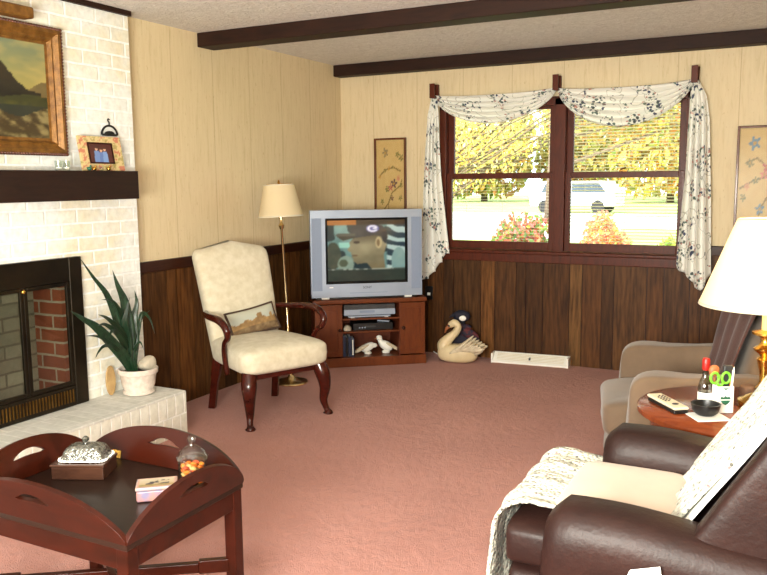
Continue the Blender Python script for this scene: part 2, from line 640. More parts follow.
def tag(o, label, cat, group=None, kind=None):
    o['label'] = label
    o['category'] = cat
    if group:
        o['group'] = group
    if kind:
        o['kind'] = kind
    return o


def st(o, label=None, cat=None):
    o['kind'] = 'structure'
    if label:
        o['label'] = label
    if cat:
        o['category'] = cat
    return o


def T(loc=(0, 0, 0), rx=0, ry=0, rz=0, s=1.0):
    return Matrix.Translation(loc) @ Euler((rx, ry, rz)).to_matrix().to_4x4() @ Matrix.Scale(s, 4)


def lerp(a, b, t):
    return a + (b - a) * t


def curve(pts, n):
    """Catmull-Rom through pts, n samples per span"""
    P = [Vector(p) for p in pts]
    out = []
    for i in range(len(P) - 1):
        p0 = P[max(i - 1, 0)]
        p1 = P[i]
        p2 = P[i + 1]
        p3 = P[min(i + 2, len(P) - 1)]
        for k in range(n):
            t = k / n
            out.append(0.5 * ((2 * p1) + (p2 - p0) * t + (2 * p0 - 5 * p1 + 4 * p2 - p3) * t * t + (3 * p1 - p0 - 3 * p2 + p3) * t ** 3))
    out.append(P[-1])
    return out


def interp(xs, ys, x):
    if x <= xs[0]:
        return ys[0]
    for i in range(len(xs) - 1):
        if x <= xs[i + 1]:
            return lerp(ys[i], ys[i + 1], (x - xs[i]) / (xs[i + 1] - xs[i]))
    return ys[-1]


def painted(fn, nx, ny, pos, thick=None):
    """grid whose vertices carry the picture colours; pos(u,v)->point"""
    mb = MB()
    mb.usecol = True
    for j in range(ny + 1):
        for i in range(nx + 1):
            u, v = i / nx, j / ny
            mb.v.append(Vector(pos(u, v)))
            mb.c.append(lin(fn(u, v)))
    for j in range(ny):
        for i in range(nx):
            a = j * (nx + 1) + i
            mb.f.append([a, a + 1, a + nx + 2, a + nx + 1])
            mb.mat.append(0)
    return mb


def inpoly(poly, x, y):
    c = False
    n = len(poly)
    for i in range(n):
        x1, y1 = poly[i]
        x2, y2 = poly[(i + 1) % n]
        if (y1 > y) != (y2 > y) and x < (x2 - x1) * (y - y1) / (y2 - y1) + x1:
            c = not c
    return c


def hsh(i, j, s=0):
    x = math.sin(i * 127.1 + j * 311.7 + s * 74.7) * 43758.5453
    return x - math.floor(x)


def vn(x, y, s=0):
    i, j = math.floor(x), math.floor(y)
    fx, fy = x - i, y - j
    fx = fx * fx * (3 - 2 * fx)
    fy = fy * fy * (3 - 2 * fy)
    return lerp(lerp(hsh(i, j, s), hsh(i + 1, j, s), fx), lerp(hsh(i, j + 1, s), hsh(i + 1, j + 1, s), fx), fy)


def fbm(x, y, s=0):
    return 0.55 * vn(x, y, s) + 0.28 * vn(2 * x, 2 * y, s + 1) + 0.17 * vn(4 * x, 4 * y, s + 2)


def cmix(a, b, t):
    t = max(0, min(1, t))
    return tuple(lerp(p, q, t) for p, q in zip(a, b))


# ------------------------------------------------------------------ room shell
H = 2.44
RX = 4.45      # right wall
FY = -7.5      # wall behind the camera
st(MB().box(-0.6, RX + 0.1, FY - 0.1, 0.14, -0.1, 0.0).build('floor', M['carpet']), 'dusty rose carpeted floor')
st(MB().box(-0.6, RX + 0.1, FY - 0.1, 0.14, H, H + 0.1).build('ceiling', M['ceiling']), 'off white stippled ceiling')
# back wall with window opening x 0.985..2.865, z 0.90..2.06
WX0, WX1, WZ0, WZ1 = 0.985, 2.875, 0.885, 2.06
mb = MB()
mb.box(-0.1, WX0, 0, 0.14, 0, H).box(WX1, RX + 0.1, 0, 0.14, 0, H).box(WX0, WX1, 0, 0.14, 0, WZ0).box(WX0, WX1, 0, 0.14, WZ1, H)
st(mb.build('wall_back', M['wall']), 'tan paneled back wall with the double window')
st(MB().box(-0.1, 0, -2.6, 0.0, 0, H).build('wall_left', M['wall']), 'tan paneled left wall beside the brick chimney')
st(MB().box(RX, RX + 0.1, FY, 0.0, 0, H).build('wall_right', M['wall']), 'right wall outside the frame')
st(MB().box(-0.6, RX, FY - 0.1, FY, 0, H).build('wall_front', M['wall']), 'wall behind the camera')


def boards(name, length, place, cz=0.905):
    mb = MB()
    x = 0.0
    wd = [0.21, 0.10, 0.15, 0.09, 0.24, 0.12, 0.18, 0.08, 0.14]
    i = random.randrange(9)
    while x < length - 0.02:
        wdt = wd[i % 9]
        i += 1
        x1 = min(x + wdt, length)
        tint = random.uniform(0.80, 1.18)
        base = random.choice([(106, 70, 36), (96, 60, 28), (116, 82, 44), (90, 58, 30)])
        place(mb, x + 0.003, x1 - 0.003, cz, lin(tuple(c * tint for c in base)))
        x = x1
    return mb.build(name, M['plank'])


st(MB().box(0, RX, -0.004, 0, 0, 0.905).build('trim_1', M['trimdark']), 'dark groove backing behind the back wall planks')
st(boards('trim_2', RX, lambda mb, a, b, z, c: mb.box(a, b, -0.014, -0.004, 0, z, col=c)), 'brown vertical plank wainscot on the back wall')
st(MB().box(0, 0.004, -2.6, 0, 0, 0.905).build('trim_3', M['trimdark']), 'dark groove backing behind the left wall planks')
st(boards('trim_4', 2.58, lambda mb, a, b, z, c: mb.box(0.004, 0.014, -b - 0.016, -a - 0.016, 0, z, col=c)), 'brown vertical plank wainscot on the left wall')
st(MB().box(0, 0.94, -0.032, 0, 0.905, 0.975).build('trim_5', M['trimdark'], bevel=0.006), 'dark cap rail on the back wall left of the window')
st(MB().box(2.93, RX, -0.032, 0, 0.905, 0.975).build('trim_6', M['trimdark'], bevel=0.006), 'dark cap rail on the back wall right of the window')
st(MB().box(0, 0.032, -2.59, -0.032, 0.905, 0.975).build('trim_7', M['trimdark'], bevel=0.006), 'dark cap rail on the left wall')
st(MB().box(0.0, RX, -1.875, -1.705, 2.348, H).build('trim_8', M['beam'], bevel=0.006), 'dark wooden ceiling beam crossing the room')
st(MB().box(0.0, RX, -0.12, 0, 2.345, H).build('trim_9', M['beam'], bevel=0.006), 'dark wooden ceiling beam along the back wall')
st(MB().box(0.1, 0.125, -6.0, -2.59, 2.412, H).build('trim_10', M['beam']), 'thin dark trim strip above the painted brick')

# ------------------------------------------------------------------ windows
win_casing = MB()
for a, b in ((0.945, 1.0), (1.912 - 0.012, 1.985), (2.853, 2.905)):
    win_casing.box(a, b, -0.022, 0.10, 0.885, 2.075)
win_casing.box(0.945, 2.905, -0.022, 0.10, 2.02, 2.085)
o = st(win_casing.build('trim_11', M['winwood'], bevel=0.004), 'reddish brown wooden casing around both windows')
st(MB().box(0.93, 2.93, -0.055, 0.10, 0.872, 0.898).build('trim_12', M['winwood'], bevel=0.006), 'wooden window sill')
st(MB().box(0.945, 2.92, -0.030, 0, 0.805, 0.872).build('trim_13', M['winwood'], bevel=0.004), 'wooden apron below the window sill')


def window(name, x0, x1, label):
    r = bpy.data.objects.new(name, None)
    COL.objects.link(r)
    r.location = (x0, 0, 0.898)
    st(r, label)
    W = x1 - x0

    def sash(nm, z0, z1, yy, bot, top, side):
        mb = MB()
        mb.box(0, side, yy, yy + 0.03, z0, z1).box(W - side, W, yy, yy + 0.03, z0, z1)
        mb.box(side, W - side, yy, yy + 0.03, z0, z0 + bot).box(side, W - side, yy, yy + 0.03, z1 - top, z1)
        s = mb.build(nm, M['winwood'], r, bevel=0.003)
        MB().box(side, W - side, yy + 0.013, yy + 0.017, z0 + bot, z1 - top).build('glass_pane', M['winglass'], s)
        return s
    sash('lower_sash', 0.0, 0.614, 0.005, 0.068, 0.046, 0.042)
    sash('upper_sash', 0.58, 1.13, 0.04, 0.03, 0.03, 0.050)
    lk = MB()
    lk.box(W / 2 - 0.03, W / 2 + 0.03, 0.0, 0.03, 0.614, 0.624).tube([(W / 2 - 0.025, 0.01, 0.63), (W / 2 + 0.02, 0.01, 0.64)], 0.007)
    lk.build('sash_lock', M['brassdull'], r)
    return r


window('window_1', 1.0, 1.90, 'left double hung window with dark wooden sashes')
window('window_2', 1.985, 2.853, 'right double hung window with dark wooden sashes')


def blind(x0, x1, ang, label):
    t = thing('mini_blind', label, 'window blind', (x0, 0.095, 0.90), 0, 'cream mini blinds in the two windows')
    W = x1 - x0
    MB().box(0.0, W, -0.012, 0.012, 1.10, 1.13).build('head_rail', M['blind'], t)
    mb = MB()
    z = 0.03
    while z < 1.09:
        c, s = math.cos(ang) * 0.0125, math.sin(ang) * 0.0125
        mb.add([(0.01, -c, z + s), (W - 0.01, -c, z + s), (W - 0.01, 0, z + 0.0012), (0.01, 0, z + 0.0012), (W - 0.01, c, z - s), (0.01, c, z - s)],
               [(0, 1, 2, 3), (3, 2, 4, 5)])
        z += 0.0245
    mb.build('slats', M['blind'], t, solid=0.0006, fixn=False)
    MB().box(0.0, W, -0.012, 0.012, 0.003, 0.016).build('bottom_rail', M['blind'], t)
    cd = MB()
    for q in (0.15, 0.5, 0.85):
        cd.tube([(W * q, 0, 0.01), (W * q, 0, 1.11)], 0.0012, 6)
    cd.build('lift_cord', M['blind'], t)
    return t


blind(1.002, 1.898, R(4), 'cream mini blind with open slats in the left window')
blind(1.988, 2.85, R(17), 'cream mini blind with open slats in the right window')


# ------------------------------------------------------------------ window scarf
def bracket(x, z0, z1, label):
    t = thing('scarf_holder', label, 'curtain holder', (x, -0.022, z0), 0, 'dark wooden scarf holders above the window')
    MB().box(-0.022, 0.022, -0.012, 0.02, 0, z1 - z0).build('upright', M['winwood'], t, bevel=0.003)
    MB().box(-0.02, 0.02, -0.075, -0.012, 0.0, 0.02).build('arm', M['winwood'], t, bevel=0.003)
    MB().box(-0.022, 0.022, -0.089, -0.075, -0.0, 0.115).build('front_peg', M['winwood'], t, bevel=0.003)


bracket(0.915, 2.118, 2.232, 'dark wooden scarf holder at the left end of the window')
bracket(1.925, 2.122, 2.236, 'dark wooden scarf holder between the two swags')
bracket(2.905, 2.118, 2.232, 'dark wooden scarf holder at the right end of the window')


def swag(name, x0, x1, ztop0, ztop1, sag_top, sag_bot, parent):
    mb = MB()

    def fn(u, v):
        k = 4 * u * (1 - u)
        k2 = k ** 0.72
        gather = 0.030 + 0.0 * k
        z = lerp(ztop0, ztop1, u) - v * gather - k2 * lerp(sag_top, sag_bot, v ** 0.9)
        y = -0.052 - 0.004 - (0.008 + 0.034 * k2) * (0.5 + 0.5 * math.sin(v * 2 * PI * 5.3 + 1.1 * math.sin(u * 5))) - 0.025 * k * v
        z += 0.010 * math.sin(v * 2 * PI * 5.3) * k
        return (lerp(x0, x1, u), y, z)
    mb.grid(fn, 60, 64)
    return mb.build(name, M['floral'], parent, smooth=True, solid=0.0015, fixn=False)


sc_ = thing('window_scarf', 'cream scarf printed with navy and pink flowers, swagged over the window with hanging tails', 'curtain', (1.9, -0.05, 2.12))
inv = (-1.9, 0.05, -2.12)


def shift(o, parent, loc):
    o.matrix_parent_inverse = Matrix.Translation(loc).inverted()
    return o


for args in (('swag', 0.925, 1.915, 2.142, 2.150, 0.028, 0.225), ('swag', 1.935, 2.895, 2.142, 2.150, 0.030, 0.290)):
    o = swag(*args, sc_)
    shift(o, sc_, (1.9, -0.05, 2.12))


def tail(xl, xr, zb, folds, ph):
    mb = MB()

    def fn(u, v):
        x = lerp(interp(*xl, v), interp(*xr, v), u)
        zt = 2.135
        z = lerp(zt, zb(u), v)
        a = 0.006 + 0.020 * min(1, v * 3)
        y = -0.060 - a * (1 + math.sin(u * 2 * PI * folds + ph + 0.5 * math.sin(v * 4))) * 0.9
        x += 0.006 * math.cos(u * 2 * PI * folds + ph) * min(1, 3 * v)
        return (x, y, z)
    mb.grid(fn, 72, 60)
    o = mb.build('tail', M['floral'], sc_, smooth=True, solid=0.0015, fixn=False)
    return shift(o, sc_, (1.9, -0.05, 2.12))


def zb_l(u):
    st_ = [0.634, 0.64, 0.70, 0.71, 0.78, 0.79, 0.86, 0.856]
    return interp([0, .25, .42, .55, .66, .78, .9, 1], st_, u)


def zb_r(u):
    return interp([0, .12, .3, .5, .72, .85, 1], [0.84, 0.79, 0.775, 0.70, 0.655, 0.70, 0.78], u)


tail(([0, .1, .5, 1], [0.895, 0.862, 0.83, 0.805]), ([0, .1, .5, 1], [0.94, 0.955, 0.985, 1.055]), zb_l, 4.0, 0.4)
tail(([0, .1, .5, .9, 1], [2.885, 2.878, 2.868, 2.835, 2.83]), ([0, .08, .2, .6, 1], [2.93, 2.985, 3.01, 3.04, 3.062]), zb_r, 3.6, 1.2)

# ------------------------------------------------------------------ fireplace
fp = thing('fireplace', 'white painted brick fireplace with raised hearth, mantel beam and glass doors', 'fireplace', (0.1, -3.6, 0))
FL = (0.1, -3.6, 0)


def fpart(mb, name, mat, **kw):
    par = kw.pop('par', fp)
    o = mb.build(name, mat, par, **kw)
    if par is fp:
        o.matrix_parent_inverse = Matrix.Translation(FL).inverted()
    return o


CY1, CY0 = -2.595, -6.2
OY1, OY0, OZ0, OZ1 = -3.13, -4.33, 0.25, 1.0
mb = MB()
mb.box(-0.5, 0.1, CY0, OY0, 0, H).box(-0.5, 0.1, OY1, CY1, 0, H).box(-0.5, 0.1, OY0, OY1, OZ1, H).box(-0.5, 0.1, OY0, OY1, 0, OZ0)
fpart(mb, 'chimney_breast', M['brick'])
mb = MB()
mb.box(-0.17, -0.15, OY0 + 0.01, OY1 - 0.01, OZ0 + 0.002, OZ1 - 0.002)
fpart(mb, 'firebox_back', M['sootbrick'])
fpart(MB().box(-0.15, 0.07, OY1 - 0.03, OY1 - 0.002, OZ0 + 0.002, OZ1 - 0.002), 'firebox_side', M['redbrick'])
fpart(MB().box(-0.15, 0.07, OY0 + 0.002, OY0 + 0.03, OZ0 + 0.002, OZ1 - 0.002), 'firebox_side', M['redbrick'])
fpart(MB().box(-0.15, 0.08, OY0 + 0.03, OY1 - 0.03, OZ0 + 0.001, OZ0 + 0.012), 'firebox_floor', M['ash'])
# log on the firebox floor with ash
mb = MB()
for k in range(3):
    mb.tube([(-0.10 + 0.055 * k, -3.60, 0.30 + 0.05 * (k == 1)), (-0.09 + 0.055 * k, -4.15, 0.30 + 0.06 * (k == 1))], 0.032, 10)
fpart(mb, 'log', M['bark'], smooth=True)
# hearth: front face bricks, top slab
hx = 0.46
hy1 = -2.645
fpart(MB().box(0.1, hx - 0.002, CY0, hy1 + 0.002, 0, 0.246), 'hearth_base', M['hearth_front'])
fpart(MB().box(0.1, hx, CY0, hy1, 0.238, 0.254), 'hearth_top', M['hearth_top'], bevel=0.004)
# mantel
fpart(MB().box(0.1, 0.27, CY0, -2.745, 1.372, 1.527), 'mantel', M['mantel'], bevel=0.004)
# door assembly
FYr, FYl, FZ0, FZ1 = -3.065, -4.40, 0.256, 1.068
mb = MB()
mb.box(0.1, 0.135, FYr - 0.085, FYr, FZ0, FZ1).box(0.1, 0.135, FYl, FYl + 0.085, FZ0, FZ1)
mb.box(0.1, 0.135, FYl + 0.085, FYr - 0.085, FZ1 - 0.13, FZ1).box(0.1, 0.135, FYl + 0.085, FYr - 0.085, FZ0, FZ0 + 0.115)
dfr = fpart(mb, 'door_surround', M['bronze'], bevel=0.006)
mb = MB()
y = FYl + 0.1
while y < FYr - 0.1:
    mb.box(0.135, 0.139, y, y + 0.008, FZ0 + 0.025, FZ0 + 0.095)
    y += 0.02
fpart(mb, 'vent_grille', M['brassdull'], par=fp)
dw = (FYr - 0.085 - (FYl + 0.085)) / 4
for k in range(4):
    a = FYl + 0.085 + k * dw
    b = a + dw
    mb = MB()
    z0, z1 = FZ0 + 0.117, FZ1 - 0.132
    s = 0.022
    mb.box(0.112, 0.13, a + 0.001, a + s, z0, z1).box(0.112, 0.13, b - s, b - 0.001, z0, z1)
    mb.box(0.112, 0.13, a + s, b - s, z0, z0 + 0.02).box(0.112, 0.13, a + s, b - s, z1 - 0.02, z1)
    d = fpart(mb, 'glass_door', M['trimdark'] if False else M['bronze'], bevel=0.002)
    MB().box(0.119, 0.122, a + s, b - s, z0 + 0.02, z1 - 0.02).build('pane', M['brickglass'], d)
fp_h = MB()
fp_h.sup((0.142, FYr - 0.085 - dw * 1 - 0.012, 0.92), (0.012, 0.012, 0.012), 1, 1, 12, 8)
fpart(fp_h, 'door_knob', M['brass'], smooth=True)

# hearth front is on its own face material; wall end of chimney visible above the wainscot


# ------------------------------------------------------------------ oil painting
PL = (0.1, -3.12, 1.605)
pt = thing('oil_painting', 'mountain landscape oil painting in a wide gilt frame above the mantel', 'painting', PL)
PW, PH = 0.95, 0.65


def framebox(w, h, fw, x0, x1):
    mb = MB()
    # local: y from -w..0, z 0..h, x depth; mitred profile
    def ring(inset, x):
        return [(x, -w + inset, inset), (x, -inset, inset), (x, -inset, h - inset), (x, -w + inset, h - inset)]
    return ring


rg = framebox(PW, PH, 0.1, 0, 0.06)
MB().loft([rg(0.012, 0.0), rg(0.012, 0.052), rg(0.03, 0.055), rg(0.05, 0.035), rg(0.062, 0.04), rg(0.075, 0.02), rg(0.088, 0.018), rg(0.088, 0.0)], cap=False).build('frame', M['gilt'], pt)
bd = MB()
for i in range(60):
    y = -PW + 0.008 + (PW - 0.016) * i / 59
    for z in (0.008, PH - 0.008):
        bd.sup((0.045, y, z), (0.012, 0.0085, 0.010), 1, 1, 8, 5)
for i in range(40):
    z = 0.008 + (PH - 0.016) * i / 39
    for y in (-0.008, -PW + 0.008):
        bd.sup((0.045, y, z), (0.012, 0.010, 0.0085), 1, 1, 8, 5)
bd.box(0.0, 0.045, -PW, -PW + 0.015, 0, PH).box(0.0, 0.045, -0.015, 0, 0, PH).box(0, 0.045, -PW, 0, 0, 0.015).box(0, 0.045, -PW, 0, PH - 0.015, PH)
bd.build('beaded_edge', M['giltdark'], pt, smooth='auto')


def landscape(u, v):
    n = fbm(u * 7, v * 7, 3)
    sky = cmix((150, 138, 76), (104, 116, 92), (v - 0.5) * 2)
    sky = cmix(sky, (176, 156, 92), (fbm(u * 5, v * 9, 9) - 0.45) * 2)
    c = sky
    ridge = 0.46 + 0.34 * math.exp(-((u - 0.62) / 0.16) ** 2) + 0.30 * math.exp(-((u - 0.2) / 0.2) ** 2) + 0.08 * (n - 0.5)
    far = 0.54 + 0.05 * math.sin(u * 14) + 0.05 * (n - 0.5)
    if v < far:
        c = cmix((128, 110, 66), (92, 80, 50), n)
    if v < ridge and u < 0.95:
        c = cmix((52, 44, 26), (26, 24, 18), n * 1.4)
    if v < 0.42 + 0.03 * math.sin(u * 9):
        c = cmix((104, 98, 36), (50, 52, 26), n * 1.5)
    if v < 0.33 and v > 0.12:
        c = cmix((30, 36, 30), (44, 48, 36), n)
    if v < 0.24 + 0.05 * math.sin(u * 13 + 1) + 0.06 * n:
        c = cmix((58, 46, 24), (128, 116, 76), (fbm(u * 16 + v * 9, v * 16, 5) - 0.40) * 3.2)
    return c


painted(landscape, 110, 70, lambda u, v: (0.016, -PW + 0.086 + u * (PW - 0.172), 0.086 + v * (PH - 0.172))).build('canvas', M['pic'], pt, fixn=False)
lt = MB()
lt.box(0.065, 0.14, -0.62, -0.235, PH + 0.002, PH + 0.058)
ph = lt.build('light_hood', M['gilt'], pt, bevel=0.012)
MB().tube([(0.012, -0.48, PH - 0.02), (0.02, -0.48, PH + 0.02), (0.06, -0.48, PH + 0.055), (0.09, -0.48, PH + 0.05)], 0.006, 8).build('light_arm', M['brassdull'], ph, smooth=True)

# ------------------------------------------------------------------ things on the mantel
ZM = 1.528
pf = thing('photo_frame', 'cream floral photo frame leaning on the dark mantel below the iron hanger', 'photo frame', (0.185, -3.07, ZM), 0)
tl = T((0, 0, 0.0), 0, R(-10), 0)
fw, fh = 0.30, 0.188


def floralmat(u, v):
    n = fbm(u * 12, v * 9, 21)
    c = (206, 184, 132)
    if n > 0.60:
        c = (190, 120, 92)
    elif n < 0.36:
        c = (166, 150, 92)
    return c


mb = painted(floralmat, 48, 32, lambda u, v: tl @ Vector((0.012, u * fw, v * fh)))
mb.build('mat_board', M['fabricpic'], pf, solid=0.012, fixn=False, soff=-1)
mb = MB()
a0, a1, b0, b1 = 0.062, 0.222, 0.045, 0.145
for q in ((a0 - .008, a1 + .008, b0 - .008, b0), (a0 - .008, a1 + .008, b1, b1 + .008), (a0 - .008, a0, b0, b1), (a1, a1 + .008, b0, b1)):
    mb.box(0.012, 0.017, q[0], q[1], q[2], q[3], tl)
mb.build('inner_border', M['trimdark'], pf)


def famphoto(u, v):
    c = cmix((92, 46, 36), (66, 34, 30), fbm(u * 6, v * 6, 4))
    for px, w_, hh, cl in ((0.32, 0.13, 0.62, (110, 136, 186)), (0.52, 0.10, 0.55, (96, 120, 176)), (0.68, 0.11, 0.60, (120, 150, 200))):
        if abs(u - px) < w_ * (1.1 - v * 0.5) and v < hh:
            c = cl
        if (u - px) ** 2 / 0.0032 + (v - hh - 0.10) ** 2 / 0.008 < 1:
            c = (214, 168, 140)
        if (u - px) ** 2 / 0.0036 + (v - hh - 0.19) ** 2 / 0.004 < 1:
            c = (72, 46, 32)
    return c


painted(famphoto, 40, 28, lambda u, v: tl @ Vector((0.0135, lerp(a0, a1, u), lerp(b0, b1, v)))).build('photograph', M['pic'], pf, fixn=False)

hg = thing('iron_hanger', 'small black iron dome shaped hanger hooked on the painted brick', 'wall ornament', (0.103, -2.79, 1.725))
arc = [(0.008, 0.058 * math.cos(a), 0.005 + 0.052 * math.sin(a)) for a in [PI * k / 14 for k in range(15)]]
MB().tube(arc, 0.006, 8).tube([(0.008, -0.052, 0.006), (0.008, 0.052, 0.006)], 0.006, 8).build('hoop', M['iron'], hg, smooth=True)
MB().loft([[(0.004 + 0.008 * q, 0.036 * math.cos(a), 0.010 + 0.018 * math.sin(a)) for a in [PI * k / 8 for k in range(9)]] for q in (0, 1)]).build('dome', M['iron'], hg)
MB().tube(curve([(0.008, 0, 0.055), (0.008, 0.0, 0.075), (0.010, -0.010, 0.084), (0.008, -0.006, 0.094), (0.004, 0.008, 0.092)], 5), 0.0035, 8).build('hook', M['iron'], hg, smooth=True)


def tumbler(y, x, r, h, label):
    t = thing('votive_glass', label, 'glass', (x, y, ZM), 0, 'small glasses on the mantel')
    MB().lathe([(r * 0.8, 0), (r * 0.85, 0.004), (r, h), (r - 0.002, h), (r * 0.83 - 0.002, 0.008), (0.001, 0.008)], n=20, cap=False).build('glass_body', M['glass'], t, smooth='auto')
    MB().lathe([(r * 0.8, 0.009), (r * 0.82, h * 0.35)], n=16).build('wax', M['white'], t)


tumbler(-3.235, 0.2, 0.020, 0.05, 'small clear votive glass on the mantel, nearest the painting')
tumbler(-3.185, 0.2, 0.020, 0.05, 'small clear votive glass on the mantel, nearer the photo frame')
for k, (y, c, lb) in enumerate(((-3.065, 'lime', 'tiny green figurine at the left foot of the photo frame'), (-3.03, 'brass', 'tiny gold figurine in front of the photo frame, left'), (-2.98, 'glass', 'tiny clear glass figurine in front of the photo frame'), (-2.93, 'brass', 'tiny gold figurine in front of the photo frame, right'))):
    o = MB().sup((0, 0, 0.010), (0.011, 0.013, 0.010), 0.9, 0.9, 12, 8).sup((0, 0.009, 0.023), (0.006, 0.006, 0.007), 1, 1, 10, 6).sup((0, -0.011, 0.015), (0.003, 0.009, 0.004), 1, 1, 8, 6).build('mantel_figurine', M[c] if c != 'lime' else M['green'], smooth=True)
    o.location = (0.235, y, ZM)
    tag(o, lb, 'figurine', 'tiny figurines on the mantel')

# ------------------------------------------------------------------ potted plant on hearth
PX, PY, PZ = 0.26, -2.815, 0.255
pp = thing('potted_snake_plant', 'snake plant with long dark leaves in a white pot on the hearth', 'plant', (PX, PY, PZ))
MB().lathe([(0.072, 0), (0.088, 0.006), (0.090, 0.018), (0.082, 0.026), (0.094, 0.060), (0.102, 0.115), (0.112, 0.124), (0.114, 0.146), (0.108, 0.152), (0.100, 0.148), (0.096, 0.12), (0.001, 0.12)], n=48, cap=False).build('pot', M['whitecer'], pp, smooth='auto')
MB().lathe([(0.096, 0.128), (0.05, 0.134), (0.001, 0.136)], n=28, cap=False).build('soil', simple('potting_soil', (50, 38, 28), (36, 28, 20), 60, 0.95), pp)


def blade(pts, wd, mat='leafdark', twist=0.0, cup=0.25):
    P = curve(pts, 6)
    n = len(P)
    mb = MB()
    rows = []
    for i, p in enumerate(P):
        t = i / (n - 1)
        a = P[max(i - 1, 0)]
        b = P[min(i + 1, n - 1)]
        tg = (b - a).normalized()
        view = Vector((1, -0.9, 0.15)).normalized()
        s = tg.cross(view).normalized()
        s = Matrix.Rotation(twist, 3, tg) @ s
        nn = s.cross(tg)
        w_ = wd * (0.55 + 0.45 * math.sin(PI * min(1, t * 1.25 + 0.1))) * (1 - t ** 5) + 0.0008
        if t > 0.7:
            w_ *= (1 - ((t - 0.7) / 0.3) ** 2 * 0.8)
        rows.append([tuple(p + s * w_ * q + nn * abs(q) * w_ * cup) for q in (-1, -0.5, 0, 0.5, 1)])
    mb.loft(rows, cap=False, closed=False)
    return mb.build('leaf', M[mat], pp, smooth=True, solid=0.003, fixn=False)


# blades fan out of the pot (plant-local coordinates)
blade([(0.0, -0.03, 0.11)] + [(0.0, -0.068, 0.204), (-0.003, -0.12, 0.398), (-0.005, -0.192, 0.59), (-0.008, -0.281, 0.705), (-0.01, -0.365, 0.82)], 0.0221, 'leafdark', 0.2)
blade([(0.0, -0.03, 0.11)] + [(0.0, -0.06, 0.203), (0.0, -0.056, 0.376), (0.0, -0.075, 0.54), (0.0, -0.12, 0.642), (0.0, -0.151, 0.73)], 0.0338, 'leafdark', 0)
blade([(0.0, -0.03, 0.11)] + [(0.0, -0.045, 0.2), (0.003, -0.023, 0.324), (0.005, -0.018, 0.44), (0.008, 0.009, 0.523), (0.01, -0.004, 0.6)], 0.0312, 'leafdark', 0)
blade([(0.0, -0.03, 0.11)] + [(0.0, -0.083, 0.207), (0.015, -0.16, 0.287), (0.03, -0.308, 0.433), (0.045, -0.419, 0.506), (0.06, -0.506, 0.562)], 0.0338, 'leafdark', 0.3)
blade([(0.0, -0.03, 0.11)] + [(0.0, -0.068, 0.204), (0.015, -0.082, 0.324), (0.03, -0.112, 0.434), (0.045, -0.107, 0.502), (0.06, -0.095, 0.575)], 0.026, 'leafgreen', -0.2)
blade([(0.0, -0.03, 0.11)] + [(0.0, -0.097, 0.222), (0.027, -0.206, 0.32), (0.053, -0.326, 0.394), (0.08, -0.437, 0.421)], 0.013, 'leafgreen', 0.3)
blade([(0.0, -0.03, 0.11)] + [(0.0, -0.111, 0.242), (0.022, -0.188, 0.31), (0.045, -0.28, 0.335), (0.068, -0.345, 0.317), (0.09, -0.388, 0.295)], 0.0117, 'leafgreen', 0.3)
blade([(0.0, -0.03, 0.11)] + [(0.0, -0.077, 0.293), (0.027, -0.149, 0.394), (0.053, -0.256, 0.481), (0.08, -0.342, 0.518)], 0.0208, 'leafgreen', 0.3)
blade([(0.0, -0.03, 0.11)] + [(0.0, -0.062, 0.29), (0.017, -0.113, 0.456), (0.033, -0.188, 0.563), (0.05, -0.288, 0.589)], 0.0156, 'leafgreen', 0.2)
blade([(0.0, -0.03, 0.11)] + [(0.0, -0.035, 0.221), (0.015, -0.011, 0.346), (0.03, 0.021, 0.465), (0.045, 0.067, 0.429), (0.06, 0.086, 0.339)], 0.0156, 'leafgreen', 0.2)
blade([(0.0, -0.03, 0.11)] + [(0.0, -0.041, 0.257), (0.013, -0.015, 0.37), (0.027, 0.015, 0.436), (0.04, 0.076, 0.475)], 0.0156, 'leafgreen', 0.3)
blade([(0.0, -0.03, 0.11)] + [(0.0, -0.035, 0.221), (0.027, -0.044, 0.272), (0.053, -0.029, 0.312), (0.08, -0.028, 0.268)], 0.013, 'leafgreen', 0.3)
blade([(0.0, -0.03, 0.11)] + [(0.0, -0.064, 0.262), (0.03, -0.161, 0.374), (0.06, -0.279, 0.452), (0.09, -0.362, 0.462)], 0.0208, 'leafgreen', 0.3)
blade([(0.0, -0.03, 0.11)] + [(0.0, -0.072, 0.252), (0.033, -0.151, 0.35), (0.067, -0.238, 0.413), (0.1, -0.301, 0.382)], 0.0182, 'leafgreen', 0.3)
o = MB().sup((0, 0, 0.02), (0.045, 0.055, 0.040), 0.8, 0.8, 20, 12, fn=lambda p: Vector((p.x, p.y, p.z * (1.0 + 0.5 * p.y / 0.055)))).build('scallop_stone', M['stone'], pp, smooth=True)
o.location = (0.02, 0.052, 0.142)
fan = MB()
fan.loft([[(0.0 + 0.01 * q, 0.07 * math.cos(a) * 0.5, 0.085 + 0.085 * math.sin(a)) for a in [2 * PI * k / 24 for k in range(24)]] for q in (0, 1)])
fo = fan.build('oval_fan', M['tanleaf'], bevel=0.002)
fo.location = (0.150, -2.925, 0.256)
fo.rotation_euler = (R(-8), R(-8), 0)
tag(fo, 'oval tan wooden fan standing on the hearth behind the white pot', 'ornament')

# ------------------------------------------------------------------ upholstered armchair with wooden arms
ch = thing('upholstered_armchair', 'high backed cream damask armchair with open curved mahogany arms', 'chair', (0.62, -2.08, 0), R(65.1))
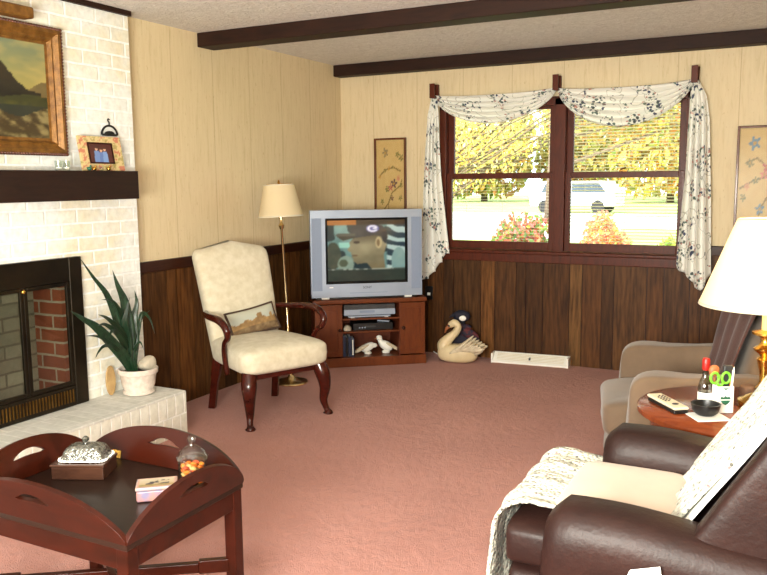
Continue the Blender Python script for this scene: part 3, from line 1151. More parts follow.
# seat
MB().sup((0, -0.02, 0.395), (0.285, 0.305, 0.085), 0.42, 0.30, 48, 20, fn=lambda p: Vector((p.x * (1.0 - 0.10 * (p.y / 0.3)), p.y, p.z + (0.022 * (1 - (p.x / 0.3) ** 2) * (1 - (p.y / 0.32) ** 2) if p.z > 0 else 0)))).build('seat', M['fabric'], ch, smooth=True)
rings = []
NS = 26
for i in range(NS + 1):
    s = i / NS
    k = min(1, math.sqrt(max(0, 1 - ((s - 0.90) / 0.10) ** 2))) if s > 0.90 else 1
    hw = lerp(0.235, 0.272, s ** 0.8) * (0.90 + 0.10 * k)
    ht = 0.050 * (0.45 + 0.55 * k) + 0.010 * math.sin(PI * s)
    yc = 0.235 + 0.20 * s ** 1.15
    ring = []
    for j in range(36):
        th = 2 * PI * j / 36
        cx = math.copysign(abs(math.cos(th)) ** 0.28, math.cos(th))
        cy = math.copysign(abs(math.sin(th)) ** 0.6, math.sin(th))
        x = hw * cx
        crest = 0.035 * 0.5 * (1 + math.cos(PI * min(1, abs(x) / 0.17))) * s ** 3 - 0.02 * (abs(x) / 0.27) ** 3 * s ** 3
        ring.append((x, yc + ht * cy - 0.01 * (1 - (x / 0.27) ** 2) * (cy < 0), 0.34 + 0.70 * s + crest))
    rings.append(ring)
MB().loft(rings).build('backrest', M['fabric'], ch, smooth=True)
for sx in (-1, 1):
    # cabriole front leg
    P = curve([(sx * 0.245, -0.245, 0.33), (sx * 0.262, -0.275, 0.25), (sx * 0.268, -0.285, 0.17), (sx * 0.262, -0.275, 0.09), (sx * 0.272, -0.290, 0.035), (sx * 0.276, -0.302, 0.012), (sx * 0.276, -0.302, 0.0)], 5)
    n = len(P)
    rad = [interp([0, .15, .35, .6, .72, .80, .9, 1], [0.046, 0.048, 0.034, 0.020, 0.018, 0.024, 0.033, 0.024], i / (n - 1)) for i in range(n)]
    MB().tube(P, rad, 14).build('leg', M['mahog'], ch, smooth=True)
    P = curve([(sx * 0.215, 0.22, 0.34), (sx * 0.225, 0.25, 0.2), (sx * 0.235, 0.29, 0.0)], 5)
    MB().tube(P, [0.038] * 5 + [0.031] * 6, 4).build('leg', M['mahog'], ch, bevel=0.003)
    P = curve([(sx * 0.245, 0.30, 0.63), (sx * 0.30, 0.20, 0.635), (sx * 0.345, 0.04, 0.645), (sx * 0.350, -0.09, 0.640), (sx * 0.345, -0.165, 0.600), (sx * 0.335, -0.165, 0.545), (sx * 0.325, -0.105, 0.500), (sx * 0.310, -0.065, 0.42), (sx * 0.298, -0.07, 0.30)], 6)
    n = len(P)
    rad = [interp([0, .1, .35, .55, .7, 1], [0.016, 0.018, 0.024, 0.022, 0.017, 0.017], i / (n - 1)) for i in range(n)]
    MB().tube(P, rad, 14).build('arm', M['mahog'], ch, smooth=True)
MB().box(-0.245, 0.245, -0.262, -0.24, 0.285, 0.335).box(-0.24, 0.24, 0.2, 0.22, 0.29, 0.34).build('seat_rail', M['mahog'], ch, bevel=0.004)

# tapestry pillow, leaning on the backrest
pw = thing('tapestry_pillow', 'small oblong tapestry pillow with brown piping on the cream armchair', 'pillow', (0.545, -2.035, 0.485), R(65.1))
tm = T((0.0, 0.07, 0.080), R(-24), R(-9), R(-4))


def tapestry(u, v):
    n = fbm(u * 16, v * 10, 11)
    c = cmix((150, 160, 156), (178, 176, 158), v)
    if v < 0.52 + 0.16 * (vn(u * 9, 1, 5) - 0.5) + (0.14 if 0.55 < u < 0.66 or 0.83 < u < 0.9 else 0):
        c = cmix((176, 142, 88), (120, 92, 58), n * 1.3)
    if v < 0.28:
        c = cmix((150, 128, 92), (96, 74, 50), n * 1.3)
    return c


def pillow_pt(u, v, side):
    x = (u - 0.5) * 0.335
    z = (v - 0.5) * 0.175
    e = (1 - abs(2 * u - 1) ** 3) * (1 - abs(2 * v - 1) ** 3)
    pinch = 1 - 0.05 * (1 - abs(2 * v - 1) ** 2) * abs(2 * u - 1) ** 2
    return tm @ Vector((x * pinch, -side * 0.045 * math.sqrt(max(0, e)), z * (1 - 0.10 * (1 - (2 * u - 1) ** 2))))


mb = painted(tapestry, 44, 24, lambda u, v: pillow_pt(u, v, 1))
mb2 = painted(lambda u, v: (96, 72, 48), 20, 12, lambda u, v: pillow_pt(u, v, -1))
off = len(mb.v)
mb.v += mb2.v
mb.c += mb2.c
mb.f += [[i + off for i in f] for f in mb2.f]
mb.mat += mb2.mat
mb.build('pillow_cover', M['fabricpic'], pw, smooth=True, fixn=False)
edge = [pillow_pt(k / 12, 0, 1) for k in range(12)] + [pillow_pt(1, k / 8, 1) for k in range(8)] + [pillow_pt(1 - k / 12, 1, 1) for k in range(12)] + [pillow_pt(0, 1 - k / 8, 1) for k in range(9)]
MB().tube(edge, 0.010, 8).build('piping', simple('brown_piping', (70, 48, 32), (48, 32, 22), 60, 0.8), pw, smooth=True)

# ------------------------------------------------------------------ brass floor lamp
fl = thing('brass_floor_lamp', 'slim brass floor lamp with a cream shade behind the armchair', 'lamp', (0.36, -1.40, 0))
lean = R(-2.6)
tt = T((0, 0, 0), 0, lean, 0)
MB().lathe([(0.118, 0), (0.122, 0.006), (0.118, 0.014), (0.09, 0.022), (0.05, 0.028), (0.028, 0.045), (0.02, 0.06)], n=40).build('base', M['palebrass'], fl, smooth='auto')
MB().lathe([(0.016, 0.045), (0.012, 0.06), (0.009, 0.10), (0.009, 0.30), (0.014, 0.31), (0.009, 0.32), (0.009, 1.12), (0.016, 1.13), (0.022, 1.15), (0.010, 1.17), (0.010, 1.20), (0.020, 1.205), (0.020, 1.24), (0.012, 1.26)], n=16, mtx=tt).build('pole', M['palebrass'], fl, smooth='auto')
o = MB().lathe([(0.160, 1.214), (0.108, 1.440), (0.105, 1.440), (0.157, 1.214)], n=48, mtx=tt, cap=False).build('lamp_shade', M['lampshade'], fl, smooth='auto', merge=True)
MB().lathe([(0.162, 1.212), (0.160, 1.222)], n=48, mtx=tt, cap=False).build('shade_trim', M['beige'], fl)
MB().lathe([(0.1095, 1.432), (0.1085, 1.442)], n=48, mtx=tt, cap=False).build('shade_trim', M['beige'], fl)
MB().lathe([(0.028, 1.27), (0.032, 1.31), (0.02, 1.36), (0.004, 1.38)], n=16, mtx=tt).build('bulb', M['white'], fl, smooth=True)
MB().tube([tt @ Vector((0, 0, 1.26)), tt @ Vector((0.045, 0, 1.33)), tt @ Vector((0.0, 0, 1.445)), tt @ Vector((-0.045, 0, 1.33)), tt @ Vector((0, 0, 1.26))], 0.002, 6).lathe([(0.006, 1.445), (0.011, 1.455), (0.006, 1.468), (0.001, 1.475)], n=12, mtx=tt).tube([tt @ Vector((-0.107, 0, 1.446)), tt @ Vector((0.107, 0, 1.446))], 0.002, 6).build('harp', M['brass'], fl)

# ------------------------------------------------------------------ TV stand, television and its contents
AS = R(37.5)
SL = (0.64, -0.685, 0)
ts = thing('television_stand', 'reddish cherry corner cabinet under the television with open middle shelves', 'cabinet', SL, AS)
poly = [(-0.44, 0.012), (0.44, 0.012), (0.44, 0.40), (0.02, 0.74), (-0.1, 0.74), (-0.44, 0.33)]
polyt = [(-0.455, -0.005), (0.455, -0.005), (0.455, 0.41), (0.02, 0.76), (-0.1, 0.76), (-0.455, 0.33)]
MB().prism(polyt, 0.505, 0.54).build('top', M['cherry'], ts, bevel=0.008)
MB().prism([(-0.45, 0.0), (0.45, 0.0), (0.45, 0.40), (0.02, 0.75), (-0.1, 0.75), (-0.45, 0.33)], 0.0, 0.075).build('plinth', M['cherry'], ts, bevel=0.005)
mb = MB()
mb.box(-0.44, -0.425, 0.015, 0.33, 0.075, 0.505).box(0.425, 0.44, 0.015, 0.40, 0.075, 0.505)
mb.box(-0.235, -0.222, 0.015, 0.42, 0.075, 0.505).box(0.232, 0.245, 0.015, 0.42, 0.075, 0.505)
mb.box(-0.235, 0.245, 0.42, 0.43, 0.075, 0.505)
mb.build('side_panel', M['cherryin'], ts)
MB().box(-0.222, 0.232, 0.02, 0.42, 0.372, 0.384).build('shelf', M['cherry'], ts)
MB().box(-0.222, 0.232, 0.02, 0.42, 0.268, 0.280).build('shelf', M['cherry'], ts)
for a, b, kx in ((-0.44, -0.225, -0.245), (0.235, 0.44, 0.262)):
    mb = MB().box(a, b, 0.0, 0.016, 0.085, 0.50)
    d = mb.build('door', M['cherry'], ts, bevel=0.003)
    # raised panel moulding
    fr = MB()
    for q in ((a + .035, b - .035, .125, .131), (a + .035, b - .035, .454, .46), (a + .035, a + .041, .131, .454), (b - .041, b - .035, .131, .454)):
        fr.box(q[0], q[1], -0.004, 0.0, q[2], q[3])
    fr.build('panel_moulding', M['cherry'], d, bevel=0.0015)
    MB().sup((kx, -0.014, 0.30), (0.015, 0.016, 0.015), 1, 1, 14, 8).build('knob', M['trimdark'], d, smooth=True)

tv = thing('television', 'large silver tube television showing a man in a dark cap', 'television', (0.612, -0.680, 0.542), AS)
TW, TH = 0.440, 0.680


def tvp(x, z):
    return z + 0.02


mb = MB()
sx0, sx1, sz0, sz1 = -0.325, 0.325, 0.105, 0.618
for q in ((-TW, sx0, 0.015, TH + 0.015), (sx1, TW, 0.015, TH + 0.015), (sx0, sx1, 0.015, sz0 + 0.015), (sx0, sx1, sz1 + 0.015, TH + 0.015)):
    mb.box(q[0], q[1], 0.0, 0.09, q[2], q[3])
mb.build('front_bezel', M['silver'], tv)
for q in (-TW + 0.008, TW - 0.085):
    MB().box(q, q + 0.077, -0.004, 0.0, 0.07, 0.635).build('speaker_grille', M['silverdk'], tv, bevel=0.0015)

mb = MB()
mb.loft([[(sx0 - .0, 0.0, sz0 + .015), (sx1, 0.0, sz0 + .015), (sx1, 0.0, sz1 + .015), (sx0, 0.0, sz1 + .015)],
         [(sx0 + .018, 0.022, sz0 + .033), (sx1 - .018, 0.022, sz0 + .033), (sx1 - .018, 0.022, sz1 - .003), (sx0 + .018, 0.022, sz1 - .003)]], cap=False)
mb.build('screen_surround', M['black'], tv)
mb = MB()
rr = []
for yy, kx, kz in ((0.09, 1, 1), (0.18, 0.96, 0.95), (0.30, 0.72, 0.78), (0.42, 0.55, 0.62), (0.46, 0.52, 0.58)):
    zc = 0.33
    rr.append([(sx_ * TW * kx, yy, (zc + sz_ * 0.33 * kz) + 0.005) for sx_, sz_ in ((-1, -1), (1, -1), (1, 1), (-1, 1))])
mb.loft(rr)
mb.build('rear_shell', M['darkgrey'], tv, bevel=0.01)

FACE = [(0.36, 0.80), (0.34, 0.72), (0.276, 0.633), (0.285, 0.58), (0.25, 0.52), (0.27, 0.49), (0.30, 0.475), (0.295, 0.445), (0.315, 0.425), (0.30, 0.40), (0.32, 0.375), (0.325, 0.33), (0.38, 0.28), (0.50, 0.30), (0.56, 0.20), (0.74, 0.20), (0.72, 0.42), (0.76, 0.60), (0.72, 0.80), (0.5, 0.88)]
CAP = [(0.10, 0.76), (0.14, 0.79), (0.286, 0.785), (0.29, 0.86), (0.33, 0.93), (0.60, 0.935), (0.70, 0.91), (0.755, 0.84), (0.775, 0.72), (0.745, 0.61), (0.71, 0.65), (0.69, 0.73), (0.61, 0.755), (0.42, 0.725), (0.30, 0.70), (0.2, 0.67), (0.17, 0.69)]


def tvraw(u, v):
    if v < 0.185:
        return cmix((34, 44, 42), (50, 60, 54), fbm(u * 6, v * 8, 2))
    if v > 0.925:
        return (140, 88, 40) if u < 0.37 else (44, 36, 32)
    if v < 0.205:
        return (140, 150, 144) if vn(u * 40, 3, 8) > 0.5 and 0.05 < u < 0.85 else (70, 80, 76)
    n = fbm(u * 7, v * 6, 31)
    c = cmix((66, 98, 100), (120, 154, 152), n)
    if vn(u * 6, v * 7, 17) > 0.55:
        c = (36, 50, 54)
    if u > 0.76:
        q = math.sin((v * 1.0 + u * 0.35 + 0.06 * vn(u * 9, v * 9, 3)) * 38)
        c = (150, 174, 176) if q > 0.15 else (40, 56, 66)
    if 0.14 < u < 0.29 and 0.55 < v < 0.64:
        c = (124, 176, 168)
    if (u - 0.07) ** 2 / 0.010 + (v - 0.42) ** 2 / 0.05 < 1:
        c = cmix((40, 54, 50), (84, 82, 68), n)
    if (u - 0.23) ** 2 / 0.011 + (v - 0.28) ** 2 / 0.020 < 1:
        c = cmix((128, 150, 142), (96, 116, 106), n)
    if (u - 0.20) ** 2 / 0.003 + (v - 0.30) ** 2 / 0.004 < 1:
        c = (70, 80, 66)
    if (u - 0.92) ** 2 / 0.010 + (v - 0.32) ** 2 / 0.05 < 1:
        c = cmix((90, 128, 132), (126, 150, 148), n)
    if inpoly(FACE, u, v):
        sh = fbm(u * 5, v * 5, 41)
        c = cmix((136, 132, 108), (92, 88, 70), sh * 0.9 - 0.1 + max(0, 0.46 - v) * 1.6)
        c = cmix(c, (158, 152, 124), 0.55 * math.exp(-((u - 0.46) / 0.10) ** 2 - ((v - 0.55) / 0.10) ** 2))
        c = cmix(c, (70, 64, 52), (v - 0.60) * 6 if u < 0.64 else (v - 0.66) * 6)
        c = cmix(c, (96, 88, 64), (0.33 - v) * 5)
        if (u - 0.37) ** 2 / 0.0016 + (v - 0.64) ** 2 / 0.0005 < 1:
            c = (58, 50, 42)
        if 0.30 < u < 0.38 and 0.418 < v < 0.432:
            c = (86, 70, 56)
        if (u - 0.655) ** 2 / 0.0018 + (v - 0.63) ** 2 / 0.009 < 1:
            c = (160, 150, 118)
        if (u - 0.650) ** 2 / 0.0004 + (v - 0.63) ** 2 / 0.0035 < 1:
            c = (104, 90, 68)
    if inpoly(CAP, u, v):
        c = cmix((36, 38, 44), (58, 60, 64), fbm(u * 8, v * 8, 6))
        if u < 0.36 and v < 0.79:
            c = (66, 70, 66) if v > 0.74 else (44, 46, 42)
        dx, dy = (u - 0.58) / 0.085, (v - 0.86) / 0.065
        r_l = math.hypot(dx, dy)
        if r_l < 1:
            c = (88, 90, 148)
            if (0.45 < r_l < 0.85 and not (dx > 0.1 and abs(dy) < 0.3)) or (abs(dy) < 0.2 and 0 < dx < 0.7):
                c = (196, 200, 216)
    return c


def tvimage(u, v):
    acc = [0, 0, 0]
    for du in (-0.008, 0, 0.008):
        for dv in (-0.009, 0, 0.009):
            c = tvraw(u + du, v + dv)
            for i_ in range(3):
                acc[i_] += c[i_] / 9
    return tuple(acc)


mb = painted(tvimage, 150, 110, lambda u, v: (sx0 + .018 + u * (sx1 - sx0 - .036), 0.022 - 0.012 * (1 - (2 * u - 1) ** 2) * (1 - (2 * v - 1) ** 2), sz0 + .033 + v * (sz1 - sz0 - .036)))
mb.build('screen', M['screen'], tv, smooth=True, fixn=False)


def text(s, size, mat, parent, loc, rot, name='lettering', depth=0.0006):
    cu = bpy.data.curves.new(name, 'FONT')
    cu.body = s
    cu.size = size
    cu.extrude = depth
    cu.align_x = 'CENTER'
    cu.align_y = 'CENTER'
    ob = bpy.data.objects.new(name + '_c', cu)
    COL.objects.link(ob)
    dg = bpy.context.evaluated_depsgraph_get()
    me = bpy.data.meshes.new_from_object(ob.evaluated_get(dg))
    bpy.data.objects.remove(ob)
    me.materials.clear()
    me.materials.append(mat)
    o = bpy.data.objects.new(name, me)
    COL.objects.link(o)
    o.parent = parent
    o.location = loc
    o.rotation_euler = rot
    return o


text('SONY', 0.026, M['darkgrey'], tv, (0.0, -0.001, 0.088), (PI / 2, 0, 0), 'brand_lettering')
MB().box(-0.14, 0.16, -0.002, 0.0, 0.045, 0.049).build('control_strip', M['silverdk'], tv)
MB().box(-0.30, -0.27, -0.002, 0, 0.090, 0.097).build('screen_badge', M['white'], tv)
for fx in (-0.33, 0.33):
    MB().box(fx - 0.03, fx + 0.03, 0.01, 0.05, 0.0, 0.016).build('foot', M['white'], tv, bevel=0.003)
MB().box(-0.40, 0.40, 0.03, 0.30, 0.0, 0.016).build('pedestal', M['black'], tv)

# rotate helper for things in the stand


def in_stand(x, y, z):
    c, s = math.cos(AS), math.sin(AS)
    return (SL[0] + c * x - s * y, SL[1] + s * x + c * y, z)


t = thing('video_recorder', 'silver and black video recorder on the upper shelf of the television stand', 'video recorder', in_stand(0.0, 0.05, 0.4015), AS)
MB().box(-0.205, 0.205, 0.0, 0.26, 0.0, 0.088).build('case', M['darkgrey'], t, bevel=0.002)
MB().box(-0.206, 0.206, -0.008, 0.0, 0.004, 0.050).build('front_panel', M['silver'], t, bevel=0.002)
MB().box(-0.08, 0.04, -0.0095, -0.008, 0.022, 0.042).build('tape_flap', M['silverdk'], t)
t = thing('satellite_receiver', 'flat grey box under the video recorder on the upper shelf', 'receiver', in_stand(0.0, 0.045, 0.3845), AS)
MB().box(-0.17, 0.17, 0.0, 0.24, 0.004, 0.0155).build('case', M['silver'], t, bevel=0.002)
MB().box(-0.15, -0.12, 0, 0.03, 0, 0.004).build('foot', M['white'], t)
MB().box(0.12, 0.15, 0, 0.03, 0, 0.004).build('foot', M['white'], t)
t = thing('dvd_player', 'slim black disc player on the middle shelf of the television stand', 'disc player', in_stand(0.0, 0.06, 0.2805), AS)
MB().box(-0.13, 0.19, 0.0, 0.22, 0.0, 0.056).build('case', M['black'], t, bevel=0.003)
MB().box(-0.04, 0.05, -0.001, 0.0, 0.022, 0.035).build('display', M['darkgrey'], t)
mb = MB()
for k in range(3):
    mb.sup((-0.08 + 0.022 * k, -0.001, 0.022), (0.007, 0.003, 0.007), 1, 1, 10, 6)
mb.build('button', M['silver'], t, smooth=True)
o = MB().box(-0.015, 0.015, -0.05, 0.05, 0.0, 0.014).build('remote_control', M['silver'], bevel=0.004)
o.location = in_stand(0.12, 0.10, 0.3375)
o.rotation_euler = (0, 0, AS + R(60))
tag(o, 'small silver remote control lying on the black disc player', 'remote control')
o = MB().lathe([(0.02, 0), (0.03, 0.004), (0.032, 0.02), (0.025, 0.035), (0.01, 0.045), (0.002, 0.047)], n=24).build('trinket_box', M['stone'], smooth='auto')
o.location = in_stand(-0.178, 0.06, 0.2805)
tag(o, 'small pale round trinket box on the middle shelf, left of the disc player', 'trinket box')
bx_ = -0.216
for k, (wd, hh, c, lb) in enumerate(((0.022, 0.165, 'bookblue', 'navy blue book upright on the bottom shelf, first from the left'), (0.020, 0.155, 'black', 'black book upright on the bottom shelf, second from the left'), (0.024, 0.160, 'bookblue', 'navy blue book upright on the bottom shelf, third from the left'), (0.022, 0.145, 'bookblue', 'shorter navy book with white spine stripe on the bottom shelf, nearest the bird'))):
    t = thing('book', lb, 'book', in_stand(bx_, 0.05, 0.0755), AS, 'books on the bottom shelf of the television stand')
    MB().box(0, 0.002, 0, 0.12, 0, hh).box(wd - 0.004, wd - 0.002, 0, 0.12, 0, hh).box(0, wd - 0.002, -0.002, 0, 0, hh).build('cover', M[c], t)
    MB().box(0.002, wd - 0.004, 0.001, 0.115, 0.003, hh - 0.003).build('pages', M['paper'], t)
    if k == 3:
        MB().box(0.005, 0.013, -0.003, -0.002, 0.01, hh - 0.01).build('spine_stripe', M['white'], t)
    bx_ += wd + 0.001


def dove(x, y, z, rz, s, label, headup):
    t = thing('dove_figurine', label, 'figurine', in_stand(x, y, z), AS + rz, 'white bird figurines on the bottom shelf')
    k = s
    MB().sup((0, 0, 0.055 * k), (0.055 * k, 0.035 * k, 0.038 * k), 0.9, 0.9, 24, 14, fn=lambda p: Vector((p.x, p.y, p.z + p.x * 0.35))).tube([(0.035 * k, 0, 0.07 * k), (0.05 * k, 0, (0.09 + headup) * k)], [0.022 * k, 0.018 * k], 14).sup((0.055 * k, 0, (0.10 + headup) * k), (0.024 * k, 0.020 * k, 0.020 * k), 1, 1, 16, 10).build('body', M['white'], t, smooth=True)
    MB().tube([(0.075 * k, 0, (0.098 + headup) * k), (0.095 * k, 0, (0.090 + headup) * k)], [0.006 * k, 0.001], 8).build('beak', M['orangebeak'], t, smooth=True)
    wg = MB()
    for sy in (-1, 1):
        for q in range(4):
            wg.sup((-0.03 * k - 0.014 * k * q, sy * 0.036 * k, (0.062 - 0.010 * q) * k), (0.042 * k, 0.006 * k, 0.012 * k), 1, 1, 12, 6, fn=lambda p: Vector((p.x, p.y, p.z + p.x * 0.45)))
    wg.build('wings', M['swanwing'], t, smooth=True)
    MB().lathe([(0.03 * k, 0), (0.032 * k, 0.01 * k), (0.015 * k, 0.022 * k)], n=20).build('base', M['white'], t, smooth='auto')


dove(-0.005, 0.13, 0.0755, R(-10), 0.95, 'white bird figurine on the bottom shelf bending its head, beside the books', -0.03)
dove(0.145, 0.14, 0.0755, R(190), 1.05, 'white bird figurine on the bottom shelf with raised head, right of the other bird', 0.02)

# ------------------------------------------------------------------ outlet + cord
t = thing('wall_outlet', 'black wall outlet plate on the plank wainscot right of the television', 'outlet', (0.846, -0.0145, 0.457))
MB().box(-0.035, 0.035, -0.006, 0, 0, 0.115).build('plate', M['black'], t, bevel=0.003)
MB().box(-0.014, 0.014, -0.012, -0.006, 0.036, 0.060).build('plug', M['white'], t, bevel=0.002)
o = MB().tube(curve([(0.905, -0.06, 0.02), (0.96, -0.09, 0.008), (1.03, -0.11, 0.006), (1.10, -0.08, 0.006)], 6), 0.004, 8).build('power_cord', M['white'], smooth=True)
tag(o, 'white power cord on the carpet between television stand and swan', 'cord')

# ------------------------------------------------------------------ framed floral pictures on the back wall


def floral_picture(seed, flowers, stems):
    def fn(u, v):
        c = cmix((206, 178, 118), (196, 164, 104), fbm(u * 8, v * 18, seed))
        for s in stems:
            for a, b in zip(s[:-1], s[1:]):
                dx, dy = b[0] - a[0], (b[1] - a[1])
                L = dx * dx + dy * dy * 4
                tq = max(0, min(1, ((u - a[0]) * dx + (v - a[1]) * dy * 4) / L))
                d = math.hypot(u - a[0] - tq * dx, (v - a[1] - tq * dy) * 2)
                if d < 0.018:
                    c = (132, 112, 62)
        for (fx, fy, r, cl) in flowers:
            dx, dy = u - fx, (v - fy) * 2.0
            d = math.hypot(dx, dy)
            an = math.atan2(dy, dx)
            if d < r * 0.85 * (0.75 + 0.3 * math.cos(an * 5 + fx * 9)):
                c = cl if d > r * 0.25 else (176, 140, 70)
        return c
    return fn


def wallpic(x0, x1, z0, z1, fn, label, fwid=0.016):
    t = thing('floral_picture', label, 'picture', (x0, 0, z0))
    W, Hh = x1 - x0, z1 - z0
    mb = MB()
    mb.box(0, fwid, -0.028, -0.001, 0, Hh).box(W - fwid, W, -0.028, -0.001, 0, Hh).box(fwid, W - fwid, -0.028, -0.001, 0, fwid).box(fwid, W - fwid, -0.028, -0.001, Hh - fwid, Hh)
    mb.build('frame', mk_fr, t, bevel=0.003)
    painted(fn, 40, 90, lambda u, v: (fwid + u * (W - 2 * fwid), -0.010, fwid + v * (Hh - 2 * fwid))).build('embroidery', M['fabricpic'], t, fixn=False)
    MB().box(fwid, W - fwid, -0.017, -0.015, fwid, Hh - fwid).build('glass', M['picglass'], t)


mk_fr = mk_wood('picture_frame_wood', (78, 40, 20), (100, 54, 28), 0.35, (8, 8, 2), 3, 0.2)
GR, BL_, PK, YL, DK = (112, 112, 62), (96, 124, 140), (176, 96, 84), (186, 140, 66), (92, 68, 72)
wallpic(0.335, 0.635, 1.02, 1.818, floral_picture(5, [(0.32, 0.86, 0.13, (140, 124, 88)), (0.75, 0.84, 0.08, GR), (0.88, 0.80, 0.10, GR), (0.3, 0.66, 0.06, GR), (0.45, 0.69, 0.06, YL), (0.6, 0.70, 0.05, GR), (0.12, 0.60, 0.06, YL), (0.78, 0.58, 0.08, (200, 130, 110)), (0.62, 0.52, 0.13, DK), (0.5, 0.48, 0.10, PK), (0.88, 0.50, 0.07, GR), (0.38, 0.46, 0.09, GR), (0.55, 0.36, 0.08, DK), (0.85, 0.36, 0.08, GR), (0.2, 0.32, 0.08, GR), (0.8, 0.20, 0.12, YL), (0.2, 0.18, 0.10, DK), (0.5, 0.12, 0.1, PK)],
        [[(0.1, 0.60), (0.3, 0.67), (0.6, 0.70), (0.85, 0.66)], [(0.45, 0.05), (0.42, 0.3), (0.55, 0.42), (0.85, 0.50), (0.9, 0.56)], [(0.2, 0.2), (0.42, 0.3)]]),
        'tall narrow framed flower embroidery on the back wall above the television')
wallpic(3.192, 3.52, 0.985, 1.812, floral_picture(8, [(0.32, 0.87, 0.15, (104, 130, 146)), (0.75, 0.90, 0.10, PK), (0.25, 0.70, 0.10, (128, 122, 74)), (0.62, 0.66, 0.14, PK), (0.55, 0.60, 0.10, (198, 120, 104)), (0.8, 0.74, 0.08, GR), (0.2, 0.50, 0.08, (196, 140, 100)), (0.38, 0.55, 0.08, GR), (0.12, 0.40, 0.08, GR), (0.7, 0.45, 0.08, GR), (0.5, 0.30, 0.12, BL_), (0.75, 0.2, 0.1, PK)],
        [[(0.05, 0.48), (0.3, 0.54), (0.6, 0.58), (0.9, 0.56)], [(0.15, 0.70), (0.4, 0.74), (0.62, 0.66)], [(0.4, 0.05), (0.5, 0.3), (0.7, 0.45)]]),
        'framed flower embroidery on the back wall behind the lit table lamp')

# ------------------------------------------------------------------ swan, dark duck, floor vent
sw = thing('swan_figure', 'cream swan figure with curved neck on the carpet below the window', 'swan figure', (1.21, -0.27, 0), R(8))


def swan_fn(p):
    return Vector((p.x, p.y, p.z + 0.25 * max(0, p.x) * (p.z > -0.02)))


MB().sup((0.0, 0, 0.075), (0.165, 0.085, 0.074), 0.7, 0.85, 36, 18, fn=swan_fn).tube(curve([(-0.09, 0, 0.085), (-0.115, 0, 0.135), (-0.075, 0, 0.190), (-0.022, 0, 0.240), (0.004, 0, 0.290), (-0.025, 0, 0.318), (-0.070, 0, 0.300)], 6),
     [interp([0, .2, .45, .7, .85, 1], [0.066, 0.052, 0.032, 0.026, 0.033, 0.022], i / 36) for i in range(37)], 18).build('body', M['swan'], sw, smooth=True)
MB().tube([(-0.068, 0, 0.300), (-0.095, 0, 0.268), (-0.108, 0, 0.235)], [0.018, 0.012, 0.004], 12).build('beak', M['orangebeak'], sw, smooth=True)
MB().sup((-0.068, -0.020, 0.300), (0.014, 0.008, 0.009), 1, 1, 10, 6).build('mask', M['black'], sw, smooth=True)
for sy in (-1, 1):
    wg = MB()
    for q in range(6):
        wg.sup((0.03 + 0.024 * q, sy * (0.078 - 0.004 * q), 0.135 - 0.004 * q), (0.085, 0.016, 0.020), 1, 1, 16, 8, fn=lambda p, q=q: Vector((p.x, p.y, p.z + p.x * (0.75 - 0.13 * q) + 1.6 * p.x * p.x)))
    wg.build('wing', M['swanwing'], sw, smooth=True)
wt = MB()
for q in range(3):
    wt.sup((0.165, -0.03 + 0.03 * q, 0.09 + 0.012 * q), (0.05, 0.018, 0.016), 1, 1, 12, 6, fn=lambda p: Vector((p.x, p.y, p.z + p.x * 0.4)))
wt.build('tail', M['swanwing'], sw, smooth=True)

dk = thing('stuffed_goose', 'dark navy and maroon cloth goose with a cream cheek, tucked behind the cream swan', 'stuffed bird', (1.190, -0.10, 0), R(8))
MB().sup((0.01, 0, 0.125), (0.125, 0.062, 0.125), 0.85, 0.9, 28, 16).tube([(-0.02, 0, 0.22), (-0.03, 0, 0.30), (-0.025, 0, 0.36)], [0.06, 0.042, 0.045], 16).sup((-0.012, -0.002, 0.352), (0.072, 0.048, 0.048), 0.95, 0.95, 24, 14).build('body', M['navy'], dk, smooth=True)
MB().sup((0.005, -0.044, 0.340), (0.030, 0.012, 0.023), 1, 1, 18, 10).build('cheek', M['white'], dk, smooth=True)
MB().tube([(-0.075, -0.004, 0.362), (-0.115, -0.006, 0.335)], [0.018, 0.006], 12).build('beak', M['navy'], dk, smooth=True)
MB().sup((0.06, -0.05, 0.215), (0.085, 0.022, 0.045), 0.9, 0.9, 20, 12, fn=lambda p: Vector((p.x, p.y, p.z - p.x * 0.35))).sup((0.02, -0.045, 0.27), (0.06, 0.02, 0.022), 0.9, 0.9, 16, 10).build('wing', M['plaid'], dk, smooth=True)

vt = thing('floor_vent_cover', 'long white metal air deflector on the carpet below the window', 'vent', (1.455, -0.16, 0), R(4.6))
MB().prism([(0, 0), (0.10, 0), (0.10, 0.075), (0.085, 0.078), (0.0, 0.012)], 0, 0.615, mtx=Matrix(((0, 0, 1, 0), (1, 0, 0, 0), (0, 1, 0, 0), (0, 0, 0, 1)))).build('housing', M['white'], vt, bevel=0.003)
mb = MB()
for q in range(5):
    yy = 0.018 + 0.012 * q
    mb.box(0.04, 0.575, yy, yy + 0.004, 0.018 + 0.0095 * q, 0.030 + 0.0095 * q)
mb.build('louvres', M['beige'], vt)
mb = MB()
mb.box(0.0, 0.012, -0.004, 0.10, 0.0, 0.076).box(0.603, 0.615, -0.004, 0.10, 0, 0.076)
mb.build('end_cap', M['white'], vt)
MB().box(0.30, 0.312, 0.02, 0.05, 0.035, 0.052).build('lever', M['darkgrey'], vt)

